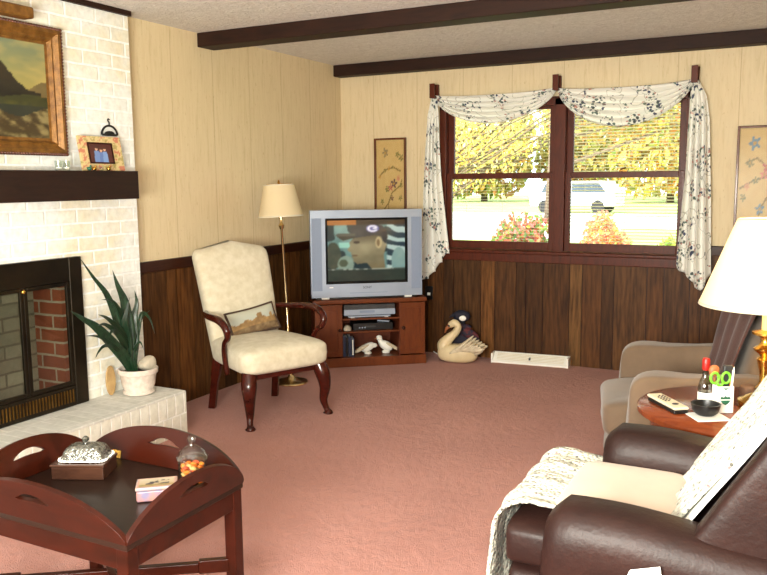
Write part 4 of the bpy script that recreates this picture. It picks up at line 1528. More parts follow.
# ------------------------------------------------------------------ butler's tray table
TX0, TX1, TY0, TY1 = 1.28, 1.985, -4.63, -4.10
TZ = 0.46
bt = thing('butlers_tray_table', 'mahogany tray table with four raised curved leaves in the near left corner', 'coffee table', ((TX0 + TX1) / 2, (TY0 + TY1) / 2, 0))
hw, hd = (TX1 - TX0) / 2, (TY1 - TY0) / 2
MB().box(-hw, hw, -hd, hd, TZ - 0.020, TZ).build('tray_top', M['traytop'], bt, bevel=0.003)
mb = MB()
for s in (-1, 1):
    mb.box(-hw + 0.03, hw - 0.03, s * (hd - 0.026), s * (hd - 0.008), TZ - 0.085, TZ - 0.02)
    mb.box(s * (hw - 0.026), s * (hw - 0.008), -hd + 0.03, hd - 0.03, TZ - 0.085, TZ - 0.02)
mb.build('apron', M['mahogt'], bt, bevel=0.003)
for sx in (-1, 1):
    for sy in (-1, 1):
        cx, cy = sx * (hw - 0.026), sy * (hd - 0.026)
        MB().box(cx - 0.022, cx + 0.022, cy - 0.022, cy + 0.022, 0, TZ - 0.02).build('leg', M['mahogt'], bt, bevel=0.004)
for sg in (-1, 1):
    a = Vector((-(hw - 0.04), -sg * (hd - 0.04), 0.16))
    b = Vector(((hw - 0.04), sg * (hd - 0.04), 0.16))
    d = (b - a)
    L = d.length
    ang = math.atan2(d.y, d.x)
    mx = Matrix.Translation(a) @ Matrix.Rotation(ang, 4, 'Z')
    zz = 0.0 if sg == 1 else 0.002
    MB().box(0, 0.10, -0.012, 0.012, -0.006 + zz, 0.040 + zz, mx).box(L - 0.10, L, -0.012, 0.012, -0.006 + zz, 0.040 + zz, mx).box(0.10, L - 0.10, -0.0125, 0.0125, -0.002 + zz, 0.032 + zz, mx).build('stretcher', M['mahogt'], bt, bevel=0.003)


def leaf(length, h, mtx):
    mb = MB()
    N = 48
    up, lo = [], []
    for i in range(N + 1):
        s = -1 + 2 * i / N
        x = s * length / 2
        top = h * (max(0, 1 - abs(s) ** 2.2)) ** 0.75 + 0.012
        xs = x / 0.062
        k = math.sqrt(max(0, 1 - xs * xs)) if abs(xs) < 1 else 0
        mid = h * 0.60 + 0.012 * (1 - xs * xs) * (abs(xs) < 1)
        midc = min(mid, top * 0.72)
        up.append(((x, 0, midc + 0.012 * k), (x, 0, lerp(midc, top, 0.6) + 0.004 * k), (x, 0, top)))
        lo.append(((x, 0, 0), (x, 0, midc * 0.5), (x, 0, midc - 0.012 * k)))
    mb.loft(up, cap=False, closed=False, mtx=mtx)
    mb.loft(lo, cap=False, closed=False, mtx=mtx)
    lf = mb.build('leaf', M['mahogt'], bt, solid=0.016, merge=True, bevel=0.003, seg=2)
    for sx in (-0.3, 0.3):
        MB().box(sx * length - 0.02, sx * length + 0.02, -0.0105, -0.008, 0.0, 0.028, mtx).build('hinge', M['brass'], lf)
    return lf


tl_ = R(14)
leaf(2 * hw, 0.125, T((0, -hd + 0.004, TZ), R(0) + tl_, 0, 0) @ Matrix.Rotation(PI, 4, 'Z') if False else Matrix.Translation((0, -hd + 0.006, TZ)) @ Matrix.Rotation(tl_, 4, 'X') @ Matrix.Rotation(PI, 4, 'Z'))
leaf(2 * hw, 0.125, Matrix.Translation((0, hd - 0.006, TZ)) @ Matrix.Rotation(-tl_, 4, 'X'))
leaf(2 * hd, 0.118, Matrix.Translation((hw - 0.006, 0, TZ)) @ Matrix.Rotation(tl_, 4, 'Y') @ Matrix.Rotation(-PI / 2, 4, 'Z'))
leaf(2 * hd, 0.118, Matrix.Translation((-hw + 0.006, 0, TZ)) @ Matrix.Rotation(-tl_, 4, 'Y') @ Matrix.Rotation(PI / 2, 4, 'Z'))

# wooden box with pressed glass dish
t = thing('wooden_box', 'dark polished wooden box on the tray under the sparkling dish', 'box', (1.440, -4.275, TZ + 0.001), R(25))
t.scale = (0.90, 0.90, 0.95)
MB().box(-0.100, 0.100, -0.075, 0.065, 0.0, 0.046).build('box_body', M['boxwood'], t, bevel=0.003)
MB().box(-0.104, 0.104, -0.079, 0.069, 0.047, 0.056).build('box_lid', M['boxwood'], t, bevel=0.003)
t_sc = 0.80
t = thing('covered_dish', 'sparkling pressed silver glass covered dish with knob on the wooden box', 'dish', (1.442, -4.268, TZ + 0.0550), R(25))


def sqring(hx_, hy_, z, n=40, e=0.35):
    return [(hx_ * math.copysign(abs(math.cos(a)) ** e, math.cos(a)), hy_ * math.copysign(abs(math.sin(a)) ** e, math.sin(a)), z) for a in [2 * PI * k / n for k in range(n)]]


MB().loft([sqring(0.085, 0.055, 0), sqring(0.098, 0.066, 0.008), sqring(0.092, 0.060, 0.022)]).build('dish_base', M['crystal'], t, smooth='auto')
MB().loft([sqring(0.090, 0.060, 0.023), sqring(0.088, 0.058, 0.034), sqring(0.075, 0.050, 0.052), sqring(0.055, 0.036, 0.060), sqring(0.020, 0.016, 0.064)]).build('cover', M['crystal'], t, smooth='auto')
MB().lathe([(0.008, 0.064), (0.006, 0.070), (0.014, 0.078), (0.015, 0.088), (0.006, 0.096), (0.001, 0.097)], n=18).build('knob', M['crystal'], t, smooth='auto')
bd = MB()
for k in range(26):
    a = 2 * PI * k / 26
    p = (0.103 * math.copysign(abs(math.cos(a)) ** 0.4, math.cos(a)), 0.071 * math.copysign(abs(math.sin(a)) ** 0.4, math.sin(a)), 0.006)
    bd.sup(p, (0.006, 0.006, 0.006), 1, 1, 10, 6)
bd.tube([(0.103 * math.copysign(abs(math.cos(a)) ** 0.4, math.cos(a)), 0.071 * math.copysign(abs(math.sin(a)) ** 0.4, math.sin(a)), 0.006) for a in [2 * PI * k / 48 for k in range(49)]], 0.0035, 8)
bd.build('beaded_rim', M['paper'], t, smooth=True)
t.scale = (t_sc, t_sc, t_sc)

# tin
t = thing('picture_tin', 'small lidded tin painted with a landscape, on the tray table beside the candy jar', 'tin', (1.815, -4.325, TZ + 0.001), R(40))


def tinpic(u, v):
    n = fbm(u * 8, v * 6, 14)
    c = cmix((150, 132, 100), (170, 160, 140), v)
    if 0.25 < v < 0.75 and 0.2 < u < 0.85 and n > 0.5:
        c = (50, 46, 52)
    if v < 0.28:
        c = cmix((110, 104, 60), (150, 120, 80), n)
    if abs(u - 0.5) > 0.46 or abs(v - 0.5) > 0.45:
        c = (170, 130, 116)
    return c


MB().box(-0.062, 0.062, -0.042, 0.042, 0, 0.036).build('tin_body', simple('tin_side', (150, 104, 92), (104, 96, 122), 40, 0.35), t, bevel=0.006)
MB().box(-0.064, 0.064, -0.044, 0.044, 0.0365, 0.048).build('tin_lid', simple('tin_lid', (160, 132, 118), (134, 124, 130), 40, 0.35), t, bevel=0.004)
painted(tinpic, 40, 28, lambda u, v: (-0.058 + 0.116 * u, -0.038 + 0.076 * v, 0.0486)).build('lid_picture', M['pic'], t, fixn=False)
# candy jar
t = thing('candy_jar', 'clear glass candy jar with domed lid and orange candies on the tray table', 'jar', (1.852, -4.195, TZ + 0.001))
MB().lathe([(0.030, 0), (0.044, 0.003), (0.047, 0.012), (0.047, 0.075), (0.050, 0.082), (0.050, 0.090), (0.046, 0.090), (0.044, 0.08), (0.044, 0.012), (0.001, 0.008)], n=36, cap=False).build('jar_body', M['glass'], t, smooth='auto')
MB().lathe([(0.049, 0.091), (0.053, 0.095), (0.050, 0.102), (0.040, 0.118), (0.022, 0.132), (0.010, 0.137), (0.008, 0.144), (0.014, 0.150), (0.015, 0.160), (0.008, 0.168), (0.001, 0.170)], n=36, cap=False).build('jar_lid', M['glass'], t, smooth='auto')
random.seed(5)
cc = [(226, 106, 30), (236, 140, 50), (214, 74, 30), (232, 190, 120)]
cands = []
for c_ in cc:
    cands.append(MB().sup((0, 0, 0), (0.0125, 0.0095, 0.0065), 1, 1, 10, 6).build('candy', simple('candy_%d' % len(cands), c_, None, 60, 0.35), smooth=True))
k = 0
for lay in range(5):
    for q in range(10):
        a = 2 * PI * q / 7 + lay * 0.7 if q < 7 else 2 * PI * (q - 7) / 3 + lay
        rr_ = 0.0305 if q < 7 else 0.011
        o = cands[k % 4]
        if k >= 4:
            o = o.copy()
            COL.objects.link(o)
        o.location = (1.852 + rr_ * math.cos(a), -4.195 + rr_ * math.sin(a), TZ + 0.001 + 0.0165 + 0.0125 * lay)
        o.rotation_euler = (random.uniform(-0.3, 0.3), random.uniform(-0.3, 0.3), a + PI / 2)
        tag(o, 'small orange candy heaped inside the glass jar on the tray table', 'candy', 'orange candies in the glass jar')
        k += 1

# ------------------------------------------------------------------ brown leather recliner
rc = thing('leather_recliner', 'dark brown leather recliner in the near right corner, white afghan on it', 'armchair', (3.48, -3.82, 0), R(-90))


def softbox(mb, x0, x1, y0, y1, z0, z1, e1=0.22, e2=0.22, fn=None, mtx=None):
    return mb.sup(((x0 + x1) / 2, (y0 + y1) / 2, (z0 + z1) / 2), ((x1 - x0) / 2, (y1 - y0) / 2, (z1 - z0) / 2), e1, e2, 48, 24, fn=fn, mtx=mtx)


for s in (-1, 1):
    rings = []
    for i in range(21):
        q = i / 20
        y = lerp(-0.42, 0.34, q)
        rd = min(1, (q / 0.045)) if q < 0.045 else (min(1, (1 - q) / 0.05) if q > 0.95 else 1)
        rd = math.sqrt(max(0.0, 1 - (1 - rd) ** 2)) * 0.12 + 0.88
        top = 0.625 - 0.030 * q + 0.010 * math.sin(q * 7)
        ring = []
        for j in range(28):
            th = 2 * PI * j / 28
            cx = math.copysign(abs(math.cos(th)) ** 0.55, math.cos(th))
            cz = math.copysign(abs(math.sin(th)) ** 0.45, math.sin(th))
            zc = 0.5 * (top + 0.06)
            z = zc + (top - 0.06) * 0.5 * cz * (rd if cz > 0 else 1)
            wdt = 0.098 * rd + (0.012 if z > 0.5 else 0) * rd
            if z < 0.42:
                wdt *= 0.93
            ring.append((s * 0.355 + wdt * cx, y, z))
        rings.append(ring)
    MB().loft(rings).build('armrest', M['leather'], rc, smooth=True)
mb = MB()
softbox(mb, -0.26, 0.26, -0.50, 0.22, 0.26, 0.465, 0.4, 0.2)
mb.build('seat_cushion', M['leather'], rc, smooth=True)
mb = MB()
softbox(mb, -0.33, 0.235, -0.60, -0.42, 0.34, 0.475, 0.35, 0.22)
mb.build('footrest_top', M['leather'], rc, smooth=True)
mb = MB()
softbox(mb, -0.33, 0.235, -0.59, -0.43, 0.09, 0.345, 0.25, 0.2)
mb.build('footrest_panel', M['leather'], rc, smooth=True)
MB().box(-0.42, 0.42, -0.40, 0.34, 0.03, 0.27).box(-0.34, 0.34, -0.38, 0.38, 0.0, 0.03).build('base', M['leather'], rc, bevel=0.01)
bm_ = Matrix.Translation((0, -0.105, 0.36)) @ Matrix.Rotation(R(-31), 4, 'X')
mb = MB()
softbox(mb, -0.315, 0.315, -0.080, 0.11, 0.0, 0.74, 0.22, 0.3, mtx=bm_, fn=lambda p: Vector((p.x * (1 + 0.06 * p.z), p.y * (1.0 + 0.06 * math.sin(p.z * 9)), p.z)))
mb.build('backrest', M['leather'], rc, smooth=True)
for s in (-1, 1):
    mb = MB()
    softbox(mb, s * 0.355 - 0.055, s * 0.355 + 0.055, -0.092, 0.20, 0.02, 0.72, 0.25, 0.3, mtx=bm_)
    mb.build('back_wing', M['leather'], rc, smooth=True)
MB().tube([(0.475, -0.12, 0.22), (0.50, -0.14, 0.24), (0.505, -0.20, 0.26)], 0.011, 10).build('lever', M['darkgrey'], rc, smooth=True)

# afghan: one cloth from the front edge over the seat and up the back
prof = [(-0.635, 0.13), (-0.640, 0.22), (-0.632, 0.36), (-0.612, 0.46), (-0.56, 0.492), (-0.44, 0.490), (-0.30, 0.480), (-0.20, 0.478), (-0.145, 0.492), (-0.095, 0.56), (-0.015, 0.68), (0.065, 0.80), (0.145, 0.93), (0.205, 1.02), (0.265, 1.065), (0.33, 1.05)]
pc = curve([(0, a, b) for a, b in prof], 5)


def afg(u, v):
    k = v * (len(pc) - 1)
    i = min(int(k), len(pc) - 2)
    p = pc[i].lerp(pc[i + 1], k - i)
    q = min(1, max(0, (v - 0.45) / 0.15))
    x = lerp(lerp(-0.335, 0.185, u), lerp(-0.30, 0.225, u), q)
    if v < 0.30:
        x += 0.01 * math.sin(v * 40)
    off = 0.006 * math.sin(u * 17 + v * 9) + 0.004 * math.sin(u * 41 - v * 23)
    ph_ = (pc[min(i + 1, len(pc) - 1)] - pc[i]).normalized()
    nrm = Vector((0, -ph_.z, ph_.y))
    edge_x = 0
    if v < 0.3:
        edge_x = -0.10 * (0.3 - v) * (u < 0.02)
    p = p + nrm * (0.026 + off)
    z = p.z
    if v < 0.10:
        z += 0.015 * math.sin(u * 30)
    return (x + edge_x, p.y, z)


af = MB()
af.grid(afg, 64, 110)
o = af.build('crocheted_afghan', M['afghan'], smooth=True, solid=0.010, fixn=False)
o.location = (3.48, -3.82, 0)
o.rotation_euler = (0, 0, R(-90))
tag(o, 'white crocheted afghan with dark flecks draped over the leather recliner seat and back', 'blanket')
# plain white lining sheet under the afghan along the near side


def lining(u, v):
    k = (0.52 + 0.48 * v) * (len(pc) - 1)
    i = min(int(k), len(pc) - 2)
    p = pc[i].lerp(pc[i + 1], k - i)
    ph_ = (pc[min(i + 1, len(pc) - 1)] - pc[i]).normalized()
    nrm = Vector((0, -ph_.z, ph_.y))
    p = p + nrm * 0.0135
    return (lerp(0.10, 0.300, u), p.y, p.z)


o = MB().grid(lining, 10, 40).build('white_sheet', M['paper'], smooth=True, solid=0.003, fixn=False)
o.location = (3.48, -3.82, 0)
o.rotation_euler = (0, 0, R(-90))
tag(o, 'plain white sheet showing along the near edge of the afghan on the recliner back', 'sheet')
# cream seat pad on the afghan
mb = MB()
softbox(mb, -0.245, 0.195, -0.47, -0.14, 0.488, 0.530, 0.6, 0.25)
o = mb.build('seat_pad', M['peach'], smooth=True)
o.location = (3.48, -3.82, 0.012)
o.rotation_euler = (0, 0, R(-90))
tag(o, 'flat cream seat pad lying on the recliner between its leather arms', 'cushion')
MB().box(0.452, 0.486, -0.30, 0.06, 0.20, 0.47).build('side_pocket', M['leather'], rc, bevel=0.012)
pa = MB().add([(3.284, -4.292, 0.526), (3.352, -4.292, 0.549), (3.365, -4.290, 0.475), (3.262, -4.290, 0.475)], [(0, 3, 2, 1)]).build('paper_sheet', M['paper'], solid=0.001, fixn=False)
tag(pa, 'white sheet of paper sticking up at the outer side of the near recliner arm', 'paper')

# ------------------------------------------------------------------ taupe armchair with throw
ta = thing('slipcovered_armchair', 'taupe slipcovered armchair with a plum brown throw, near the window wall', 'armchair', (3.26, -2.12, 0), R(-76))


def clothbox(x0, x1, y0, y1, z0, z1, e1=0.25, e2=0.2, amp=0.006, mtx=None, fnn=None):
    def fn(p):
        q = Vector(p)
        q.x += amp * math.sin(p.y * 17 + p.z * 11)
        q.y += amp * math.sin(p.x * 19 + p.z * 13)
        q.z += amp * math.sin(p.x * 15 + p.y * 12)
        return fnn(q) if fnn else q
    return softbox(MB(), x0, x1, y0, y1, z0, z1, e1, e2, fn, mtx)


for s in (-1, 1):
    clothbox(s * 0.345 - 0.07, s * 0.345 + 0.07, -0.40, 0.40, 0.03, 0.60, 0.30, 0.28, fnn=lambda q: Vector((q.x * (1 + 0.25 * max(0, q.z)), q.y, q.z))).build('armrest', M['taupe'], ta, smooth=True)
clothbox(-0.28, 0.28, -0.50, 0.25, 0.25, 0.44, 0.35, 0.2).build('seat_cushion', M['taupe'], ta, smooth=True)
clothbox(-0.36, 0.36, -0.47, 0.40, 0.0, 0.28, 0.15, 0.12).build('skirt', M['taupe'], ta, smooth=True)
bk = Matrix.Translation((0, 0.09, 0.36)) @ Matrix.Rotation(R(-16), 4, 'X')
clothbox(-0.33, 0.33, -0.06, 0.14, 0, 0.60, 0.3, 0.3, mtx=bk).build('backrest', M['taupe'], ta, smooth=True)
# throw: hangs over far part of the back and spills on the seat
tp = curve([(0, -0.08, 0.470), (0, 0.0, 0.480), (0, 0.045, 0.58), (0, 0.09, 0.74), (0, 0.145, 0.90), (0, 0.20, 0.985), (0, 0.30, 0.96), (0, 0.37, 0.80)], 6)


def thr(u, v):
    k = v * (len(tp) - 1)
    i = min(int(k), len(tp) - 2)
    p = tp[i].lerp(tp[i + 1], k - i)
    x0 = interp([0, .2, .5, 1], [-0.14, -0.24, -0.35, -0.37], v)
    x1 = interp([0, .2, .5, 1], [0.10, 0.26, 0.33, 0.34], v)
    return (lerp(x0, x1, u), p.y - 0.004 + 0.012 * math.sin(u * 22 + v * 4), p.z + 0.006 * math.sin(u * 22))


o = MB().grid(thr, 48, 60).build('plum_throw', M['throw'], smooth=True, solid=0.008, fixn=False)
o.location = (3.26, -2.12, 0)
o.rotation_euler = (0, 0, R(-76))
tag(o, 'plum brown throw draped over the back of the taupe armchair', 'blanket')

# ------------------------------------------------------------------ side table and what stands on it
SX, SY = 3.470, -2.985
TT = 0.60
sd = thing('side_table', 'oval reddish wooden side table between the recliner and taupe armchair', 'side table', (SX, SY, 0))


def oval(rx, ry, z, n=56):
    return [(rx * math.cos(2 * PI * k / n), ry * math.sin(2 * PI * k / n), z) for k in range(n)]


MB().loft([oval(0.385, 0.350, TT - 0.028), oval(0.395, 0.36, TT - 0.022), oval(0.395, 0.36, TT - 0.006), oval(0.388, 0.353, TT)]).build('tabletop', M['oak'], sd, smooth='auto')
MB().loft([oval(0.345, 0.31, TT - 0.10), oval(0.350, 0.315, TT - 0.028)]).build('apron', M['oak'], sd, smooth='auto')
for a in (45, 135, 225, 315):
    x, y = 0.27 * math.cos(R(a)), 0.245 * math.sin(R(a))
    MB().tube(curve([(x, y, TT - 0.06), (x * 1.08, y * 1.08, 0.35), (x * 0.98, y * 0.98, 0.12), (x * 1.1, y * 1.1, 0.0)], 5), [0.026] * 5 + [0.02] * 5 + [0.016] * 6, 12).build('leg', M['oak'], sd, smooth=True)

# lit table lamp
LX_, LY_ = 3.515, -2.90
tl2 = thing('brass_table_lamp', 'lit brass table lamp with a large cream shade on the side table', 'lamp', (LX_, LY_, TT + 0.001))
MB().lathe([(0.085, 0), (0.090, 0.008), (0.088, 0.020), (0.070, 0.028), (0.060, 0.036), (0.035, 0.048), (0.022, 0.060), (0.030, 0.070), (0.022, 0.080), (0.016, 0.095), (0.018, 0.13), (0.026, 0.165), (0.030, 0.180), (0.018, 0.192), (0.024, 0.200), (0.040, 0.212), (0.042, 0.222), (0.026, 0.232), (0.018, 0.245), (0.020, 0.262), (0.036, 0.270), (0.050, 0.276), (0.050, 0.284), (0.018, 0.292)], n=36).build('column', M['brass'], tl2, smooth='auto')
MB().lathe([(0.017, 0.290), (0.017, 0.44), (0.012, 0.445)], n=20).build('candle_sleeve', mk_shade('cream_candle_sleeve', (246, 226, 150), 0.35, (255, 214, 120), 0.3), tl2, smooth='auto')
MB().lathe([(0.242, 0.386), (0.118, 0.706), (0.115, 0.706), (0.239, 0.386)], n=64, cap=False).build('lamp_shade', M['litshade'], tl2, smooth='auto', merge=True)
MB().lathe([(0.2435, 0.384), (0.240, 0.394)], n=64, cap=False).build('shade_trim', M['beige'], tl2)
MB().lathe([(0.1195, 0.700), (0.118, 0.708)], n=64, cap=False).build('shade_trim', M['beige'], tl2)
MB().tube([(-0.116, 0, 0.704), (0.116, 0, 0.704)], 0.002, 6).tube(curve([(0, 0.0, 0.44), (0.05, 0, 0.52), (0.04, 0, 0.64), (0, 0, 0.705), (-0.04, 0, 0.64), (-0.05, 0, 0.52), (0, 0, 0.44)], 5), 0.002, 6).lathe([(0.005, 0.705), (0.013, 0.716), (0.006, 0.73), (0.001, 0.735)], n=14).build('harp', M['brass'], tl2)
em = NT('glowing_bulb')
em.b.inputs['Emission Color'].default_value = lin((255, 214, 150))
em.set(emis=12.0)
MB().lathe([(0.010, 0.445), (0.014, 0.46), (0.030, 0.50), (0.026, 0.535), (0.010, 0.55), (0.001, 0.552)], n=20).build('bulb', em.m, tl2, smooth=True)
pd = bpy.data.lights.new('table_lamp_light', 'POINT')
pd.energy = 9
pd.shadow_soft_size = 0.05
pd.color = (1.0, 0.80, 0.52)
po = bpy.data.objects.new('table_lamp_light', pd)
po.location = (LX_, LY_, TT + 0.60)
COL.objects.link(po)

# remote
t = thing('white_remote_control', 'large white remote control on the left edge of the side table', 'remote control', (3.195, -3.07, TT + 0.001), R(-53))
t.scale = (0.80, 0.95, 0.9)
MB().box(-0.125, 0.125, -0.030, 0.030, 0, 0.016).build('underside', M['black'], t, bevel=0.006)
MB().box(-0.128, 0.128, -0.032, 0.032, 0.0165, 0.030).build('top_shell', M['beige'], t, bevel=0.007)
mb = MB()
for i in range(5):
    for j in range(3):
        if (i, j) in ((0, 0), (4, 2)):
            continue
        mb.sup((-0.075 + 0.022 * i, -0.014 + 0.014 * j, 0.031), (0.007, 0.004, 0.003), 1, 1, 8, 5)
mb.sup((0.07, 0, 0.031), (0.014, 0.014, 0.003), 1, 1, 16, 5)
mb.build('button', M['darkgrey'], t, smooth=True)

# napkin, bowl, bottle, cup
o = MB().box(-0.062, 0.062, -0.055, 0.055, 0, 0.003).build('paper_napkin', M['paper'], bevel=0.001)
o.location = (3.345, -3.145, TT + 0.001)
o.rotation_euler = (0, 0, R(32))
tag(o, 'folded white paper napkin under the black bowl on the side table', 'napkin')
bow = MB()
nb = 8
pr = [(0.030, 0.0), (0.044, 0.012), (0.050, 0.032), (0.052, 0.042), (0.047, 0.042), (0.044, 0.030), (0.036, 0.014), (0.001, 0.010)]
bow.lathe(pr, n=28, cap=False)
o = bow.build('black_bowl', M['black'], smooth='auto')
o.location = (3.335, -3.125, TT + 0.0045)
tag(o, 'small glossy black bowl on the white napkin', 'bowl')
t = thing('glass_bottle', 'slim clear bottle with a red cap standing beside the white cup', 'bottle', (3.322, -3.03, TT + 0.001))
MB().lathe([(0.022, 0), (0.026, 0.004), (0.026, 0.085), (0.020, 0.105), (0.012, 0.125), (0.012, 0.15)], n=24).build('bottle_glass', mk_glass('smoky_bottle_glass', (214, 212, 206), 0.7), t, smooth='auto')
MB().lathe([(0.0265, 0.02), (0.0265, 0.065)], n=24, cap=False).build('label', M['paper'], t, smooth=True)
MB().lathe([(0.013, 0.148), (0.014, 0.152), (0.014, 0.185), (0.011, 0.192)], n=18).build('cap', M['red'], t, smooth='auto')
t = thing('pencil_cup', 'white rectangular cup with a green leaf print, on the side table', 'cup', (3.385, -3.045, TT + 0.001), R(28))
t.scale = (0.82, 0.9, 1.0)
mb = MB()
mb.box(-0.037, 0.037, -0.026, -0.023, 0, 0.10).box(-0.037, 0.037, 0.023, 0.026, 0, 0.10).box(-0.037, -0.034, -0.023, 0.023, 0, 0.10).box(0.034, 0.037, -0.023, 0.023, 0, 0.10).box(-0.037, 0.037, -0.026, 0.026, 0, 0.004)
mb.build('cup_body', M['white'], t, bevel=0.0015)
pm_ = Matrix.Translation((0, -0.0262, 0)) @ Matrix.Rotation(PI / 2, 4, 'X')
for poly_ in ([(-0.024, 0.052), (0.024, 0.052), (0.018, 0.062), (0.006, 0.060), (0.0, 0.066), (-0.008, 0.059), (-0.02, 0.063)],
              [(-0.024, 0.048), (0.024, 0.048), (0.012, 0.036), (0.0, 0.030), (-0.012, 0.036)],
              [(-0.016, 0.094), (0.016, 0.094), (0.0, 0.087)]):
    MB().prism(poly_, 0, 0.0008, mtx=pm_).build('leaf_print', M['green'], t)


def world_from(t_loc, rz, p):
    c, s = math.cos(rz), math.sin(rz)
    return (t_loc[0] + c * p[0] - s * p[1], t_loc[1] + s * p[0] + c * p[1], t_loc[2] + p[2])


CL = (3.385, -3.045, TT + 0.001)
t = thing('scissors', 'lime green handled scissors standing in the white cup', 'scissors', world_from(CL, R(28), (-0.012, 0.0, 0.005)), R(28))
MB().box(-0.004, 0.004, -0.001, 0.001, 0.0, 0.095).build('blade', M['silver'], t)
for s in (-1, 1):
    ringp = [(s * 0.021 + 0.015 * math.cos(2 * PI * k / 20), 0, 0.122 + 0.020 * math.sin(2 * PI * k / 20)) for k in range(21)]
    MB().tube(ringp, 0.0048, 8).tube([(0, 0, 0.088), (s * 0.014, 0, 0.106)], 0.005, 8).build('handle', M['lime'], t, smooth=True)
o = MB().box(-0.018, 0.018, -0.008, 0.008, 0, 0.165).build('eyeglass_case', M['darkgrey'], bevel=0.006)
o.location = world_from(CL, R(28), (0.010, 0.012, 0.006))
o.rotation_euler = (R(-3), R(5), R(28))
tag(o, 'dark grey slim case standing in the white cup', 'case')
o = MB().tube([(0, 0, 0), (0.012, 0, 0.15)], 0.0045, 8).tube([(0.012, 0, 0.15), (0.0135, 0, 0.165)], [0.0045, 0.001], 8).build('pen', M['white'], smooth=True)
o.location = world_from(CL, R(28), (0.018, -0.012, 0.006))
o.rotation_euler = (0, 0, R(28))
tag(o, 'white pen leaning right in the white cup', 'pen')
o = MB().tube([(0, 0, 0), (-0.006, 0, 0.125)], 0.004, 8).sup((-0.008, 0, 0.145), (0.020, 0.012, 0.022), 0.9, 0.9, 16, 10).build('wooden_brush', M['orangebeak'], smooth=True)
o.location = world_from(CL, R(28), (-0.022, 0.014, 0.006))
o.rotation_euler = (0, 0, R(28))
tag(o, 'small brush with a rounded tan head standing in the white cup, left', 'brush')
o = MB().tube([(0, 0, 0), (0.014, 0, 0.12)], 0.004, 6).build('pencil', simple('orange_pencil', (214, 130, 50), (200, 116, 40), 9, 0.5), smooth=True)
o.location = world_from(CL, R(28), (0.018, 0.004, 0.006))
o.rotation_euler = (0, 0, R(28))
tag(o, 'orange pencil leaning in the white cup', 'pencil')
o = MB().sup((0, 0, 0.024), (0.028, 0.028, 0.024), 0.4, 0.8, 24, 12).build('round_brown_box', simple('brown_suede', (112, 84, 66), (92, 68, 54), 20, 0.7), smooth=True)
o.location = (3.455, -2.785, TT + 0.001)
tag(o, 'small rounded brown box beside the brass lamp foot', 'box')

# ------------------------------------------------------------------ outdoors
GZ = -0.35
o = st(MB().box(-60, 60, 0.14, 90, GZ - 0.2, GZ).build('ground', M['grass']), 'pale green lawn outside the window')
o = st(MB().box(-60, 60, 24, 36, GZ, GZ + 0.02).build('road', M['road']), 'pale road crossing beyond the lawn')
o = st(MB().box(-9.5, -2.0, 17, 24, GZ, GZ + 0.02).build('driveway', M['road']), 'pale driveway leading to the road')


def foliage(mb, blobs, n, size, pal, seed):
    rnd = random.Random(seed)
    wts = [b[1][0] * b[1][2] for b in blobs]
    for k in range(n):
        c, s = rnd.choices(blobs, wts)[0]
        while True:
            d = Vector((rnd.uniform(-1, 1), rnd.uniform(-1, 1), rnd.uniform(-1, 1)))
            if 0.3 < d.length < 1:
                break
        if rnd.random() < 0.7:
            d = d.normalized() * rnd.uniform(0.75, 1.0)
        p = Vector((c[0] + d.x * s[0], c[1] + d.y * s[1], c[2] + d.z * s[2]))
        if p.z < GZ + 0.02:
            continue
        sz = size * rnd.uniform(0.6, 1.3)
        mx = Matrix.Translation(p) @ Euler((rnd.uniform(0, 6), rnd.uniform(0, 6), rnd.uniform(0, 6))).to_matrix().to_4x4()
        base = rnd.choice(pal)
        cl = lin(tuple(min(255, x * rnd.uniform(0.85, 1.12)) for x in base))
        mb.add([(-sz, 0, 0), (0, -sz * 0.5, sz * 0.15), (sz, 0, 0), (0, sz * 0.5, sz * 0.15)], [(0, 1, 2, 3)], mx, cl)
    return mb


def shrub(x, y, blobs, n, size, pal, seed, label, name='garden_shrub'):
    t = thing(name, label, 'shrub', (x, y, GZ))
    mb = foliage(MB(), blobs, n, size, pal, seed)
    mb.v = [v - Vector((x, y, GZ)) for v in mb.v]
    mb.build('foliage', M['leaves'], t, fixn=False)
    st_ = MB()
    for k in range(5):
        b = blobs[k % len(blobs)][0]
        st_.tube([(0.05 * k - 0.1, 0, 0), ((b[0] - x) * 0.6 + 0.05 * k, b[1] - y, (b[2] - GZ) * 0.8)], 0.015, 6)
    st_.build('stems', M['bark'], t)


# red topped bush behind the left window, right end crosses the mullion
shrub(0.95, 2.2, [((0.92, 2.2, 0.48), (0.34, 0.4, 0.64)), ((1.15, 2.25, 0.48), (0.26, 0.4, 0.62)), ((0.74, 2.2, 0.40), (0.22, 0.3, 0.50)), ((1.0, 1.95, 0.40), (0.36, 0.25, 0.55))], 6500, 0.036,
      [(214, 120, 104), (206, 136, 110), (150, 160, 84), (122, 150, 74), (130, 156, 84), (196, 130, 104)], 1, 'red and green leafed bush outside the left window')
shrub(1.70, 2.85, [((1.66, 2.85, 0.46), (0.25, 0.3, 0.66)), ((1.84, 2.80, 0.34), (0.26, 0.3, 0.55))], 3800, 0.036,
      [(230, 190, 120), (222, 160, 128), (212, 206, 130), (226, 140, 116)], 2, 'yellow and pink leafed bush outside the right window')
shrub(2.42, 2.6, [((2.46, 2.6, 0.35), (0.26, 0.3, 0.52)), ((2.28, 2.6, 0.30), (0.2, 0.3, 0.48))], 2400, 0.036,
      [(176, 190, 84), (150, 172, 76), (196, 204, 110)], 3, 'low green bush outside the right end of the window')


